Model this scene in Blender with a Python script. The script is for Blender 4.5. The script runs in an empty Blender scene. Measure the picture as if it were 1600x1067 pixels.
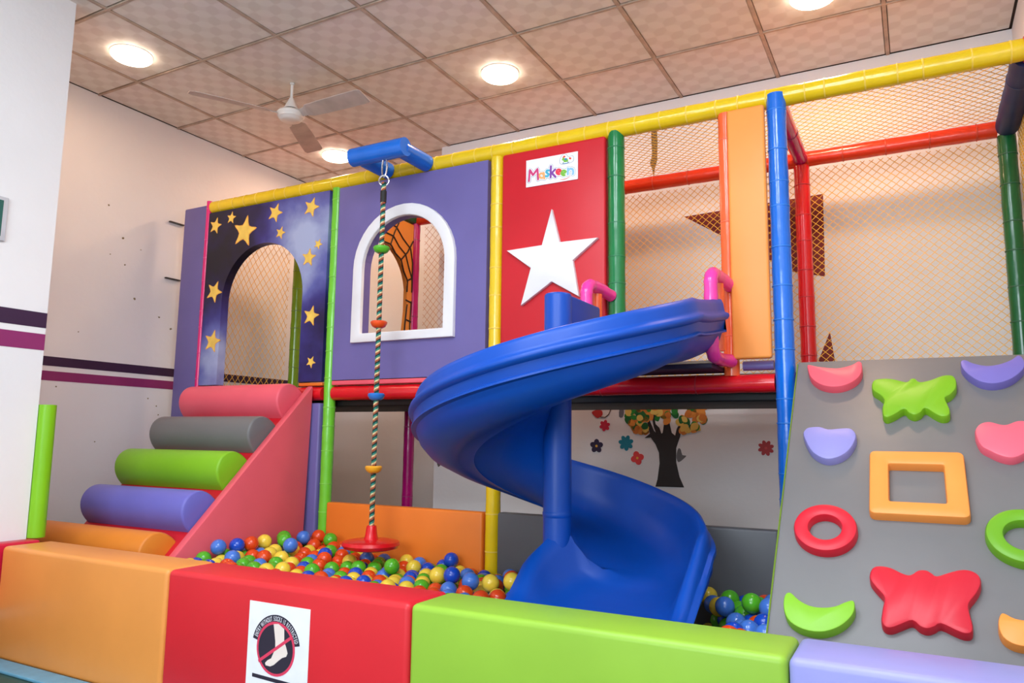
import bpy, bmesh, math, random
from mathutils import Vector, Matrix
random.seed(7)
SC = bpy.context.scene
COL = SC.collection
PI = math.pi

# ------------------------------------------------------------------ camera
cam_d = bpy.data.cameras.new('camera'); cam = bpy.data.objects.new('camera', cam_d); COL.objects.link(cam)
R_ = Vector((0.87968627, 0.47539365, 0.0123669)); D_ = Vector((-0.05089469, 0.11996962, -0.99147215)); F_ = Vector((-0.47282322, 0.87155503, 0.12973064))
U_ = -D_
m = Matrix.Identity(4)
for i in range(3):
    m[i][0] = R_[i]; m[i][1] = U_[i]; m[i][2] = -F_[i]
m[2][3] = 1.0
cam.matrix_world = m
cam_d.sensor_width = 36.0; cam_d.lens = 1166.0 / 1600 * 36; cam_d.clip_start = 0.02
SC.camera = cam

# ------------------------------------------------------------------ light and exposure
SC.view_settings.view_transform = 'Standard'; SC.view_settings.look = 'None'
SC.view_settings.gamma = 1; SC.view_settings.use_curve_mapping = False
SC.view_settings.exposure = -0.12
wd = bpy.data.worlds.new('world'); SC.world = wd; wd.use_nodes = True
wd.node_tree.nodes['Background'].inputs[0].default_value = (0.8, 0.9, 1.0, 1)
wd.node_tree.nodes['Background'].inputs[1].default_value = 0.5
FILL_WINDOW_WATTS = 180.0      # fill light from an unseen window added behind the photographer
LAMP_WATTS = 15.0         # each round ceiling lamp
LAMP_COL = (1.0, 0.62, 0.38)
FILL_PANEL_WATTS = 40.0        # each unseen fill panel added in the ceiling over the open floor
ad = bpy.data.lights.new('window_fill', 'AREA'); ad.shape = 'RECTANGLE'; ad.size = 2.6; ad.size_y = 1.7  # area light added to stand in for white light from the camera side
ad.energy = FILL_WINDOW_WATTS; ad.color = (0.80, 0.90, 1.0)
ao = bpy.data.objects.new('window_fill', ad); COL.objects.link(ao)
ao.location = (-.87, -3.30, 2.2); ao.rotation_euler = (math.radians(90), 0, 0)

# ------------------------------------------------------------------ helpers
def lin(c):
    out = []
    for v in c:
        v /= 255.0
        out.append(v / 12.92 if v <= 0.04045 else ((v + 0.055) / 1.055) ** 2.4)
    return out
MATS = {}
def mat(name, rgb, rough=0.45, var=0.06, nscale=6.0, bump=0.0, bscale=40.0, coat=0.0, metal=0.0, spec=0.5):
    if name in MATS: return MATS[name]
    M = bpy.data.materials.new(name); M.use_nodes = True; nt = M.node_tree; N = nt.nodes; L = nt.links
    b = N['Principled BSDF']; c = lin(rgb)
    b.inputs['Roughness'].default_value = rough; b.inputs['Metallic'].default_value = metal
    b.inputs['Coat Weight'].default_value = coat; b.inputs['Coat Roughness'].default_value = 0.12
    b.inputs['Specular IOR Level'].default_value = spec
    tc = N.new('ShaderNodeTexCoord'); nz = N.new('ShaderNodeTexNoise'); nz.inputs['Scale'].default_value = nscale; nz.inputs['Detail'].default_value = 4
    L.new(tc.outputs['Object'], nz.inputs['Vector'])
    cr = N.new('ShaderNodeValToRGB')
    cr.color_ramp.elements[0].position = 0.3; cr.color_ramp.elements[1].position = 0.7
    cr.color_ramp.elements[0].color = [x * (1 - var) for x in c] + [1]
    cr.color_ramp.elements[1].color = [min(1, x * (1 + var)) for x in c] + [1]
    L.new(nz.outputs['Fac'], cr.inputs['Fac']); L.new(cr.outputs['Color'], b.inputs['Base Color'])
    if bump > 0:
        n2 = N.new('ShaderNodeTexNoise'); n2.inputs['Scale'].default_value = bscale; n2.inputs['Detail'].default_value = 3
        L.new(tc.outputs['Object'], n2.inputs['Vector'])
        bp = N.new('ShaderNodeBump'); bp.inputs['Strength'].default_value = bump; bp.inputs['Distance'].default_value = 0.01
        L.new(n2.outputs['Fac'], bp.inputs['Height']); L.new(bp.outputs['Normal'], b.inputs['Normal'])
    MATS[name] = M
    return M
def vinyl(name, rgb, rough=0.42): return mat('vinyl_' + name, rgb, rough, 0.05, 3.0, 0.12, 9.0, spec=0.4)
def gloss(name, rgb, rough=0.22): return mat('gloss_' + name, rgb, rough, 0.05, 8.0, 0.25, 14.0, coat=0.25)

def tag(o, label=None, cat=None, group=None, kind=None):
    if label: o['label'] = label
    if cat: o['category'] = cat
    if group: o['group'] = group
    if kind: o['kind'] = kind
    return o
def link(name, me, material, parent=None, loc=None):
    o = bpy.data.objects.new(name, me); COL.objects.link(o)
    if material is not None and len(me.materials) == 0: me.materials.append(material)
    if parent: o.parent = parent
    if loc: o.location = loc
    return o
def fin(bm, name, smooth=True, angle=40):
    bmesh.ops.recalc_face_normals(bm, faces=bm.faces[:])
    me = bpy.data.meshes.new(name); bm.to_mesh(me); bm.free()
    if smooth:
        me.polygons.foreach_set('use_smooth', [True] * len(me.polygons))
        me.set_sharp_from_angle(angle=math.radians(angle))
    return me
def empty(name, loc=(0, 0, 0), label=None, cat=None, group=None, kind=None):
    o = bpy.data.objects.new(name, None); COL.objects.link(o); o.location = loc; o.empty_display_size = 0.1
    return tag(o, label, cat, group, kind)
def sub(parent, o):
    """parent o (built in world coordinates) under a thing that only has a location"""
    o.parent = parent; w = Vector((0, 0, 0)); p = parent
    while p: w += p.location; p = p.parent
    o.location = Vector(o.location) - w
    return o
def box_bm(x0, x1, y0, y1, z0, z1, bev=0.0, seg=3, bm=None):
    new = bm is None
    if new: bm = bmesh.new()
    r = bmesh.ops.create_cube(bm, size=1.0)
    for v in r['verts']:
        v.co = Vector((x0 + (v.co.x + .5) * (x1 - x0), y0 + (v.co.y + .5) * (y1 - y0), z0 + (v.co.z + .5) * (z1 - z0)))
    if bev > 0:
        ed = list({e for v in r['verts'] for e in v.link_edges})
        bmesh.ops.bevel(bm, geom=ed, offset=bev, segments=seg, profile=0.5, affect='EDGES')
    return bm
def box(name, x0, x1, y0, y1, z0, z1, material, bev=0.0, parent=None, seg=3):
    """mesh with its origin at the centre of its base"""
    c = Vector(((x0 + x1) / 2, (y0 + y1) / 2, z0))
    me = fin(box_bm(x0 - c.x, x1 - c.x, y0 - c.y, y1 - c.y, 0, z1 - z0, bev, seg), name)
    o = link(name, me, material); o.location = c
    if parent: sub(parent, o)
    return o
def frames(pts):
    n = len(pts); T = []
    for i in range(n):
        a = pts[max(0, i - 1)]; b = pts[min(n - 1, i + 1)]
        T.append((b - a).normalized())
    up = Vector((0, 0, 1)) if abs(T[0].z) < .9 else Vector((1, 0, 0))
    u = (up - T[0] * up.dot(T[0])).normalized(); out = []
    for t in T:
        u = (u - t * u.dot(t)).normalized(); out.append((t, u, t.cross(u)))
    return out
def tube_bm(pts, r, seg=12, bm=None, caps=True):
    if bm is None: bm = bmesh.new()
    pts = [Vector(p) for p in pts]; rr = r if isinstance(r, (list, tuple)) else [r] * len(pts)
    fr = frames(pts); rings = []
    for p, q, (t, u, w) in zip(pts, rr, fr):
        rings.append([bm.verts.new(p + (u * math.cos(2 * PI * k / seg) + w * math.sin(2 * PI * k / seg)) * q) for k in range(seg)])
    for a, b in zip(rings, rings[1:]):
        for k in range(seg): bm.faces.new((a[k], a[(k + 1) % seg], b[(k + 1) % seg], b[k]))
    if caps:
        bm.faces.new(rings[0][::-1]); bm.faces.new(rings[-1])
    return bm
def lathe_bm(prof, seg=24, bm=None, center=(0, 0, 0)):
    if bm is None: bm = bmesh.new()
    c = Vector(center); rings = []
    for r, z in prof:
        if r < 1e-6: rings.append([bm.verts.new(c + Vector((0, 0, z)))])
        else: rings.append([bm.verts.new(c + Vector((r * math.cos(2 * PI * k / seg), r * math.sin(2 * PI * k / seg), z))) for k in range(seg)])
    for a, b in zip(rings, rings[1:]):
        if len(a) == 1 and len(b) == 1: continue
        for k in range(seg):
            k2 = (k + 1) % seg
            if len(a) == 1: bm.faces.new((a[0], b[k2], b[k]))
            elif len(b) == 1: bm.faces.new((a[k], a[k2], b[0]))
            else: bm.faces.new((a[k], a[k2], b[k2], b[k]))
    return bm
def prism_bm(outer, holes, to3, t):
    """2D outline with holes -> solid; to3(u, v, w) maps to space, w from 0 (front) to t (back)"""
    bm = bmesh.new(); loops = []
    E_ = []
    for lp in [outer] + list(holes):
        vs = [bm.verts.new(to3(u, v, 0)) for u, v in lp]; loops.append((vs, lp))
        for a, b in zip(vs, vs[1:] + vs[:1]): E_.append(bm.edges.new((a, b)))
    if holes:
        bmesh.ops.triangle_fill(bm, use_beauty=True, use_dissolve=False, edges=E_)
    else: bm.faces.new(loops[0][0])
    front = bm.faces[:]
    back = {}
    for vs, lp in loops:
        for v, (a, b) in zip(vs, lp): back[v] = bm.verts.new(to3(a, b, t))
    for f in front: bm.faces.new([back[v] for v in reversed(f.verts)])
    for vs, lp in loops:
        for a, b in zip(vs, vs[1:] + vs[:1]): bm.faces.new((a, back[a], back[b], b))
    return bm
def smooth_loop(P, n=4):
    out = []; k = len(P)
    for i in range(k):
        p0, p1, p2, p3 = [Vector(P[(i + j - 1) % k] + (0,)) for j in range(4)]
        for s in range(n):
            t = s / n
            q = .5 * ((2 * p1) + (p2 - p0) * t + (2 * p0 - 5 * p1 + 4 * p2 - p3) * t * t + (3 * p1 - p0 - 3 * p2 + p3) * t ** 3)
            out.append((q.x, q.y))
    return out
def inset(P, d):
    n = len(P); A = sum(P[i][0] * P[(i + 1) % n][1] - P[(i + 1) % n][0] * P[i][1] for i in range(n)); s = 1 if A > 0 else -1
    out = []
    for i in range(n):
        a = Vector(P[i - 1] + (0,)); b = Vector(P[(i + 1) % n] + (0,)); t = (b - a)
        if t.length < 1e-9: out.append(P[i]); continue
        t.normalize(); out.append((P[i][0] - t.y * d * s, P[i][1] + t.x * d * s))
    return out
def cushion_bm(loop, h, to3, r=0.012, hole=None):
    """soft pad standing h proud of a surface, with rounded upper edge; to3(u, v, height)"""
    bm = bmesh.new()
    lv = [(0, 0), (0, h - r), (r * .3, h - r * .3), (r, h)]
    def rings(lp, sgn): return [[bm.verts.new(to3(u, v, z)) for u, v in inset(lp, sgn * d)] for d, z in lv]
    def skin(R):
        n = len(R[0])
        for a, b in zip(R, R[1:]):
            for k in range(n): bm.faces.new((a[k], a[(k + 1) % n], b[(k + 1) % n], b[k]))
    Ro = rings(loop, 1); skin(Ro)
    if hole is None:
        bm.faces.new(Ro[-1]); bm.faces.new(Ro[0][::-1])
    else:
        Ri = rings(hole, -1); skin(Ri); n = len(loop)
        for k in range(n):
            k2 = (k + 1) % n
            bm.faces.new((Ro[-1][k], Ro[-1][k2], Ri[-1][k2], Ri[-1][k])); bm.faces.new((Ro[0][k], Ri[0][k], Ri[0][k2], Ro[0][k2]))
    return bm
def star_pts(cx, cz, R, r=None, rot=0.0, n=5, fat=0.42):
    r = R * fat if r is None else r
    return [(cx + (R if k % 2 == 0 else r) * math.sin(rot + k * PI / n), cz + (R if k % 2 == 0 else r) * math.cos(rot + k * PI / n)) for k in range(2 * n)]
def arch_pts(cx, rad, z0, zs, n=20):
    """arch outline, counter-clockwise from lower left"""
    return [(cx - rad, z0), (cx + rad, z0)] + [(cx + rad * math.cos(PI * k / n), zs + rad * math.sin(PI * k / n)) for k in range(n + 1)]
def XZ(y): return lambda u, v, w: Vector((u, y + w, v))          # front faces the camera (-Y)
def poly(name, outer, to3, t, material, parent=None, holes=(), smooth=False):
    o = link(name, fin(prism_bm(outer, holes, to3, t), name, smooth), material)
    if parent: sub(parent, o)
    return o
def text_mesh(s, size, offset=0.0, shear=0.0):
    cu = bpy.data.curves.new('t', 'FONT'); cu.body = s; cu.size = size; cu.offset = offset; cu.align_x = 'CENTER'; cu.align_y = 'CENTER'; cu.shear = shear; cu.resolution_u = 4
    o = bpy.data.objects.new('t', cu); COL.objects.link(o)
    me = bpy.data.meshes.new_from_object(o); bpy.data.objects.remove(o); bpy.data.curves.remove(cu)
    return me

# ------------------------------------------------------------------ materials of the room
def wall_mat():
    M = mat('painted_plaster', (234, 232, 232), 0.75, 0.03, 1.5, 0.12, 30)
    return M
WALL = wall_mat()
def ceiling_mat():
    M = bpy.data.materials.new('ceiling_tile_print'); M.use_nodes = True; nt = M.node_tree; N = nt.nodes; L = nt.links
    b = N['Principled BSDF']; tc = N.new('ShaderNodeTexCoord'); sp = N.new('ShaderNodeSeparateXYZ'); L.new(tc.outputs['Object'], sp.inputs[0])
    def mth(op, a, bb=None):
        n = N.new('ShaderNodeMath'); n.operation = op
        for i, x in enumerate((a, bb)):
            if x is None: continue
            if isinstance(x, (int, float)): n.inputs[i].default_value = x
            else: L.new(x, n.inputs[i])
        return n.outputs[0]
    k = 2 * PI / 0.1524
    sx = mth('SINE', mth('MULTIPLY', sp.outputs[0], k)); sy = mth('SINE', mth('MULTIPLY', sp.outputs[1], k))
    p = mth('MULTIPLY', sx, sy)
    sx2 = mth('SINE', mth('MULTIPLY', sp.outputs[0], k * 2)); sy2 = mth('SINE', mth('MULTIPLY', sp.outputs[1], k * 2))
    p2 = mth('ADD', p, mth('MULTIPLY', mth('MULTIPLY', sx2, sy2), 0.25))
    cr = N.new('ShaderNodeValToRGB'); cr.color_ramp.elements[0].position = 0.38; cr.color_ramp.elements[1].position = 0.60
    cr.color_ramp.elements[0].color = lin((226, 217, 209)) + [1]; cr.color_ramp.elements[1].color = lin((236, 229, 222)) + [1]
    L.new(mth('ADD', mth('MULTIPLY', p2, 0.5), 0.5), cr.inputs[0])
    nz = N.new('ShaderNodeTexNoise'); nz.inputs['Scale'].default_value = 2.0; L.new(tc.outputs['Object'], nz.inputs['Vector'])
    mx = N.new('ShaderNodeMix'); mx.data_type = 'RGBA'; mx.blend_type = 'MULTIPLY'; mx.inputs[0].default_value = 0.15
    L.new(cr.outputs[0], mx.inputs[6]); L.new(nz.outputs['Color'], mx.inputs[7]); L.new(mx.outputs[2], b.inputs['Base Color'])
    rr = N.new('ShaderNodeMapRange'); rr.inputs['From Min'].default_value = -1; rr.inputs['To Min'].default_value = 0.75; rr.inputs['To Max'].default_value = 0.5
    L.new(p2, rr.inputs[0]); L.new(rr.outputs[0], b.inputs['Roughness'])
    return M
TILE = ceiling_mat()
GRID = mat('grimy_grid', (186, 164, 146), 0.7, 0.25, 9)
DARK_GAP = mat('dark_gap', (70, 58, 50), 0.9)

# ------------------------------------------------------------------ the room
ZC = 3.2535
XL, XR, YB = -4.72, 0.56, 4.64
XP, YP = -3.80, 2.13          # near wall face and its corner
def struct(o, label, cat=None): return tag(o, label, cat, kind='structure')
struct(box('floor', XL - .1, XR + .1, -3.5, 5.4, -0.08, 0.0, mat('floor_mat', (40, 74, 66), 0.6, 0.15, 4, 0.1)), 'dark teal play mat floor', 'floor')
st = struct(box('trim_1', XP + .02, XR, 1.87, 1.965, 0.001, 0.014, mat('floor_edge_blue', (104, 164, 190), 0.5, 0.1, 20), 0.004), 'light blue mat edge strip on the floor along the barrier', 'floor strip')
wl = struct(box('wall_left', XL - .1, XL, YP, 5.3, 0, ZC, WALL), 'white painted left wall with paint chips and striped band', 'wall')
struct(box('wall_near_left', XL - .1, XP, -3.4, YP, 0, ZC, WALL), 'white near wall at the left edge with purple and magenta stripes', 'wall')
struct(box('wall_back', -3.16, XR + .1, YB, 5.35, 0, ZC, WALL), 'white back wall behind the play frame', 'wall')
struct(box('wall_alcove', XL - .1, -3.16, 5.25, 5.35, 0, ZC, WALL), 'white alcove wall behind the star panel', 'wall')
struct(box('wall_right', XR, XR + .1, -3.4, YB, 0, ZC, WALL), 'white right wall behind the climbing board', 'wall')
# wall behind the photographer with an opening for the added fill window
wb = struct(link('wall_front', fin(prism_bm([(XL, 0), (XR, 0), (XR, ZC), (XL, ZC)], [[(-2.2, 1.35), (.45, 1.35), (.45, 3.05), (-2.2, 3.05)]], XZ(-3.5), .1), 'wall_front', False), WALL), 'white wall with an opening for the added fill window behind the photographer', 'wall')
wf = struct(empty('fill_window_1', (-.87, -3.45, 1.35)), 'unseen fill window added behind the photographer', 'fill window')  # window added out of view to carry the cool fill light
FR_M = mat('fill_window_white', (235, 235, 235), 0.4)
for x in (-2.2, -1.33, -0.46, .40): box('window_frame', x, x + .05, -3.47, -3.43, 1.35, 3.05, FR_M, parent=wf)  # bars of the added window
for z in (1.35, 3.00): box('window_frame', -2.2, .45, -3.47, -3.43, z, z + .05, FR_M, parent=wf)

# ceiling slab, tiles and grid
ceil = struct(box('ceiling', XL - .1, XR + .1, -3.5, 5.35, ZC + .012, ZC + .10, DARK_GAP), 'suspended ceiling of patterned beige tiles in a grid', 'ceiling')
PIT = 0.6096; GX0, GY0 = -0.045, 3.457
def tile_mesh(w, d):
    return fin(box_bm(-w / 2, w / 2, -d / 2, d / 2, 0, .012, .003, 1), 'ceiling_tile', False)
full = tile_mesh(PIT - .026, PIT - .026); TM = {}
gxs = [GX0 + k * PIT for k in range(-8, 2)]; gys = [GY0 + k * PIT for k in range(-7, 4)]
for i in range(len(gxs) - 1):
    for j in range(len(gys) - 1):
        x0, x1, y0, y1 = max(gxs[i], XL), min(gxs[i + 1], XR), gys[j], min(gys[j + 1], 5.25)
        if x0 > -3.2: y1 = min(y1, YB)
        if y1 - y0 < .05 or x1 - x0 < .05: continue
        if x1 < XP + .02 and y1 < YP: continue
        w, d = round(x1 - x0 - .026, 3), round(y1 - y0 - .026, 3)
        key = (w, d)
        if abs(w - (PIT - .026)) < .002 and abs(d - (PIT - .026)) < .002: me = full
        else:
            if key not in TM: TM[key] = tile_mesh(w, d)
            me = TM[key]
        o = link('ceiling_tile', me, TILE); o.location = ((x0 + x1) / 2, (y0 + y1) / 2, ZC + random.uniform(-.001, .001)); sub(ceil, o)
for x in gxs:
    if x < XL + .02 or x > XR - .02: continue
    y0 = -1 if x > XP else YP
    y1 = 5.25 if x < -3.16 else YB
    box('grid_rail', x - .010, x + .010, y0, y1, ZC - .004, ZC + .010, GRID, parent=ceil)
for y in gys:
    if y > 5.2: continue
    x0 = XL if y > YP else XP; x1 = XR if y < YB else -3.16
    box('grid_rail', x0, x1, y - .007, y + .007, ZC - .005, ZC + .009, GRID, parent=ceil)

# painted bands
DPUR = mat('paint_dark_purple', (52, 20, 58), 0.6); MAG = mat('paint_magenta', (140, 38, 100), 0.6)
def band(n, face, y0, y1, z0, z1, mt, label): struct(box('trim_%d' % n, face, face + .002, y0, y1, z0, z1, mt), label, 'painted stripe')
band(2, XL, YP, 5.24, 1.416, 1.474, DPUR, 'dark purple stripe painted on the far left wall')
band(3, XL, YP, 5.24, 1.325, 1.384, MAG, 'magenta stripe painted on the far left wall')
band(4, XP, -2, YP, 1.519, 1.594, DPUR, 'dark purple stripe painted on the near left wall')
band(5, XP, -2, YP, 1.408, 1.488, MAG, 'magenta stripe painted on the near left wall')
# chips in the plaster of the left wall
CHIP = mat('chipped_plaster', (132, 120, 88), 0.9, 0.3, 60)
def chip(y, z, s, parent=wl):
    n = 7; P = [(y + s * random.uniform(.5, 1) * math.cos(2 * PI * k / n), z + .8 * s * random.uniform(.5, 1) * math.sin(2 * PI * k / n)) for k in range(n)]
    o = link('paint_chip', fin(prism_bm(P, [], lambda u, v, w: Vector((XL - .0005 + w, u, v)), .0015), 'paint_chip', False), CHIP); sub(parent, o)
for y, z, s in [(2.98, 2.53, .010), (3.10, 2.33, .014), (3.13, 2.15, .008), (3.22, 1.93, .016), (3.42, 1.83, .011), (3.52, 1.76, .012), (3.02, 2.2, .006), (3.24, 2.28, .006), (3.38, 1.25, .008), (3.45, 1.20, .008), (3.47, 1.14, .007), (3.55, 1.12, .010), (3.02, .95, .007), (2.85, 1.65, .006), (2.74, 1.29, .007)]: chip(y, z, s)

for zb in (2.535, 2.118): box('wall_bracket', XL, XL + .02, 3.44, 3.56, zb, zb + .008, mat('bracket_metal', (70, 68, 70), .4, metal=.8), 0, wl)
# ------------------------------------------------------------------ ceiling lamps and added fill panels
LAMP_W = mat('lamp_rim', (240, 236, 230), 0.4)
def emis(name, col, s):
    M = bpy.data.materials.new(name); M.use_nodes = True; b = M.node_tree.nodes['Principled BSDF']
    b.inputs['Base Color'].default_value = (.9, .85, .8, 1); b.inputs['Emission Color'].default_value = (*col, 1); b.inputs['Emission Strength'].default_value = s
    return M
LAMP_E = emis('lamp_glow', (1.0, 0.80, 0.62), 14.0)
def lamp(x, y, label, watts=LAMP_WATTS):
    t = empty('ceiling_lamp', (x, y, ZC), label, 'ceiling lamp', 'round ceiling lamps')
    link('lamp_rim', fin(lathe_bm([(.100, 0), (.116, 0), (.117, -.005), (.113, -.008), (.100, -.008), (.100, 0)], 40), 'lamp_rim'), LAMP_W, t)
    link('lamp_diffuser', fin(lathe_bm([(.111, -.0085), (.113, -.020), (.104, -.030), (.08, -.035), (.04, -.037), (0, -.038)], 40), 'lamp_diffuser'), LAMP_E, t)
    ld = bpy.data.lights.new('lamp_light', 'AREA'); ld.shape = 'DISK'; ld.size = .2; ld.energy = watts; ld.color = LAMP_COL; ld.spread = math.radians(178)
    lo = bpy.data.objects.new('lamp_light', ld); COL.objects.link(lo); lo.parent = t; lo.location = (0, 0, -.045)
lamp(-4.02, 2.60, 'round glowing ceiling lamp nearest the near left wall', 5.0)
lamp(-2.17, 3.80, 'round glowing ceiling lamp above the red star panel')
lamp(-4.01, 4.39, 'round glowing ceiling lamp behind the ceiling fan above the night sky panel', 13.0)
lamp(-0.355, 3.80, 'round glowing ceiling lamp at the top edge above the orange panel')

def fill_panel(x, y, label, watts=FILL_PANEL_WATTS):  # unseen panels added to throw white fill light on the foreground
    t = empty('fill_panel', (x, y, ZC), label, 'fill light', 'added ceiling fill panels')
    link('fill_panel_frame', fin(prism_bm([(-.29, -.29), (.29, -.29), (.29, .29), (-.29, .29)], [[(-.265, -.265), (.265, -.265), (.265, .265), (-.265, .265)]], lambda u, v, w: Vector((u, v, -.014 + w)), .012), 'fill_panel_frame', False), LAMP_W, t)
    link('fill_panel_face', fin(box_bm(-.264, .264, -.264, .264, -.010, -.004), 'fill_panel_face', False), emis('fill_panel_glow', (.92, .97, 1.0), 5.0), t)
    ld = bpy.data.lights.new('fill_panel_light', 'AREA'); ld.shape = 'SQUARE'; ld.size = .52; ld.energy = watts; ld.color = (.82, .91, 1.0)
    lo = bpy.data.objects.new('fill_panel_light', ld); COL.objects.link(lo); lo.parent = t; lo.location = (0, 0, -.02)
fill_panel(-1.569, .105, 'added white fill panel over the floor before the red block')
fill_panel(-0.350, .105, 'added white fill panel right above the photographer')
fill_panel(-1.569, 1.324, 'added white fill panel over the lime green block', 22.0)
fill_panel(-0.350, 1.324, 'added white fill panel over the lavender block', 30.0)

# ------------------------------------------------------------------ play frame: posts, rails, deck
PF = empty('play_frame', (-1.9, 3.9, 0), 'two level indoor play frame of foam covered coloured pipes with deck', 'play frame')
G = {'pink': gloss('pink', (228, 32, 120)), 'lime': gloss('lime', (116, 205, 50)), 'yellow': gloss('yellow', (238, 200, 24)), 'dgreen': gloss('dark_green', (10, 122, 62)),
     'orange': gloss('orange', (250, 104, 52)), 'blue': gloss('blue', (14, 108, 214)), 'red': gloss('red', (222, 22, 34)), 'magenta': gloss('magenta', (186, 12, 110)),
     'navy': vinyl('navy', (24, 46, 104), .55), 'olive': gloss('olive', (120, 158, 24)), 'orange_red': gloss('orange_red', (236, 66, 34)), 'bgreen': gloss('bottle_green', (14, 96, 50)), 'hotpink': gloss('hot_pink', (246, 62, 160))}
TIE = {k: mat('tie_' + k, tuple(min(255, int(c * .88 + 24)) for c in v), 0.5) for k, v in dict(pink=(228, 32, 120), lime=(116, 205, 50), yellow=(246, 205, 60), dgreen=(10, 110, 56), orange=(250, 96, 52), blue=(14, 108, 214), red=(200, 18, 30), magenta=(160, 12, 95), navy=(32, 52, 98), olive=(96, 130, 20), orange_red=(220, 60, 30), bgreen=(14, 80, 44), hotpink=(236, 60, 150)).items()}
def wobble_path(a, b, step=.05):
    a, b = Vector(a), Vector(b); n = max(2, int((b - a).length / step)); return [a.lerp(b, i / n) for i in range(n + 1)]
TIE_ME = {}
def pipe(name, a, b, r, col, ties=.16, parent=PF, label=None):
    a, b = Vector(a), Vector(b); c = (a + b) / 2; P = wobble_path(a - c, b - c, .04)
    rr = [r * (1 + .018 * math.sin(i * 1.7 + c.x * 9) + .012 * math.sin(i * .61 + c.z * 5)) for i in range(len(P))]
    o = link(name, fin(tube_bm(P, rr, 18), name), G[col]); o.location = c; sub(parent, o)
    if label: o['label'] = label
    if ties:
        d = (b - a).normalized(); Ln = (b - a).length; k = max(1, int(Ln / ties)); key = (col, round(r, 3))
        if key not in TIE_ME:
            bm = bmesh.new(); seg = 18; prof = [(r * 1.015, -.0035), (r * 1.045, -.0025), (r * 1.045, .0025), (r * 1.015, .0035)]
            lathe_bm(prof, seg, bm); TIE_ME[key] = fin(bm, 'cable_tie'); TIE_ME[key].materials.append(TIE[col])
        q = Vector((0, 0, 1)).rotation_difference(d)
        for i in range(k):
            s = (i + .5 + random.uniform(-.22, .22)) / k
            t = bpy.data.objects.new('cable_tie', TIE_ME[key]); COL.objects.link(t); t.parent = o
            t.rotation_mode = 'QUATERNION'; t.rotation_quaternion = q; t.location = a.lerp(b, s) - c
    return o
Y0, Y1, ZT, ZP = 3.50, 4.375, 2.60, 1.264
pipe('post', (-4.340, 3.478, .1), (-4.340, 3.478, 2.645), .019, 'pink', label='hot pink foam post')
pipe('post', (-3.166, Y0, 0), (-3.166, Y0, ZT - .035), .037, 'lime', label='lime green foam post')
pipe('post', (-2.00, Y0, 0), (-2.00, Y0, ZT - .035), .040, 'yellow', .17, label='yellow foam post')
pipe('post', (-1.30, Y0, 1.30), (-1.30, Y0, ZT - .02), .043, 'dgreen', label='dark green foam post')
pipe('post', (-0.742, Y0, 1.30), (-0.742, Y0, ZT - .035), .036, 'orange', .3, label='orange foam post')
pipe('post', (-0.505, Y0 - .02, 0), (-0.505, Y0 - .02, ZT + .005), .043, 'blue', label='bright blue foam post')
pipe('post', (-4.345, Y1, 0), (-4.345, Y1, ZT), .042, 'olive', label='olive green foam post')
pipe('post', (-3.20, Y1, 0), (-3.20, Y1, ZT), .038, 'magenta', .4, label='magenta foam post')
pipe('post', (-0.51, Y1, 0), (-0.51, Y1, ZT - .04), .042, 'red', label='red foam post')
pipe('post', (0.47, Y1, 0), (0.47, Y1, ZT - .04), .042, 'bgreen', label='bottle green foam post')
pipe('rail', (-4.315, Y0, ZT), (0.455, Y0, ZT), .045, 'yellow', .13, label='long yellow foam top rail')
pipe('rail', (-4.34, Y1, ZT), (0.43, Y1, ZT), .043, 'orange_red', .2, label='orange red foam back rail')
pipe('rail', (-0.51, Y0 + .05, ZT), (-0.51, Y1 - .03, ZT), .040, 'magenta', .4, label='magenta foam cross rail')
pipe('rail', (0.475, Y0 + .05, ZT), (0.475, Y1 - .03, ZT), .055, 'navy', .6, label='navy foam cross rail')
pipe('rail', (-3.20, Y0 + .05, ZT), (-3.20, Y1 - .03, ZT), .042, 'bgreen', .4)
pipe('rail', (-4.345, Y0 + .05, ZT), (-4.345, Y1 - .03, ZT), .042, 'orange', .4)
pipe('rail', (-4.30, Y0, ZP), (-3.207, Y0, ZP), .043, 'red', .4, label='red foam deck rail')
pipe('rail', (-3.126, Y0, ZP), (-0.55, Y0, ZP), .043, 'red', .45, label='red foam deck rail')
pipe('rail', (-0.46, Y0, ZP), (0.43, Y0, ZP), .043, 'red', .45)
rc = link('rail_cap', fin(lathe_bm([(.046, -.02), (.052, -.018), (.052, .018), (.046, .02)], 20), 'rail_cap'), G['red']); rc.rotation_euler = (0, PI / 2, 0); rc.location = (.475, Y0, ZT); sub(PF, rc)
box('deck', -4.32, .45, 3.545, 4.33, 1.185, 1.315, mat('deck_black', (16, 14, 15), 0.6), .01, PF)
box('deck_board', -1.24, -.775, 3.25, 3.54, 1.318, 1.338, mat('deck_board_edge', (40, 30, 60), 0.5), .003, PF)
box('deck_board', -1.24, -.775, 3.255, 3.54, 1.339, 1.352, mat('deck_ply', (232, 206, 178), 0.6, .1, 20), .003, PF)
o = link('foam_roll', fin(tube_bm([(-.69, 3.50, 1.345), (-.555, 3.50, 1.345)], .022, 14), 'foam_roll'), vinyl('purple', (112, 102, 162))); sub(PF, o)
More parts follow.
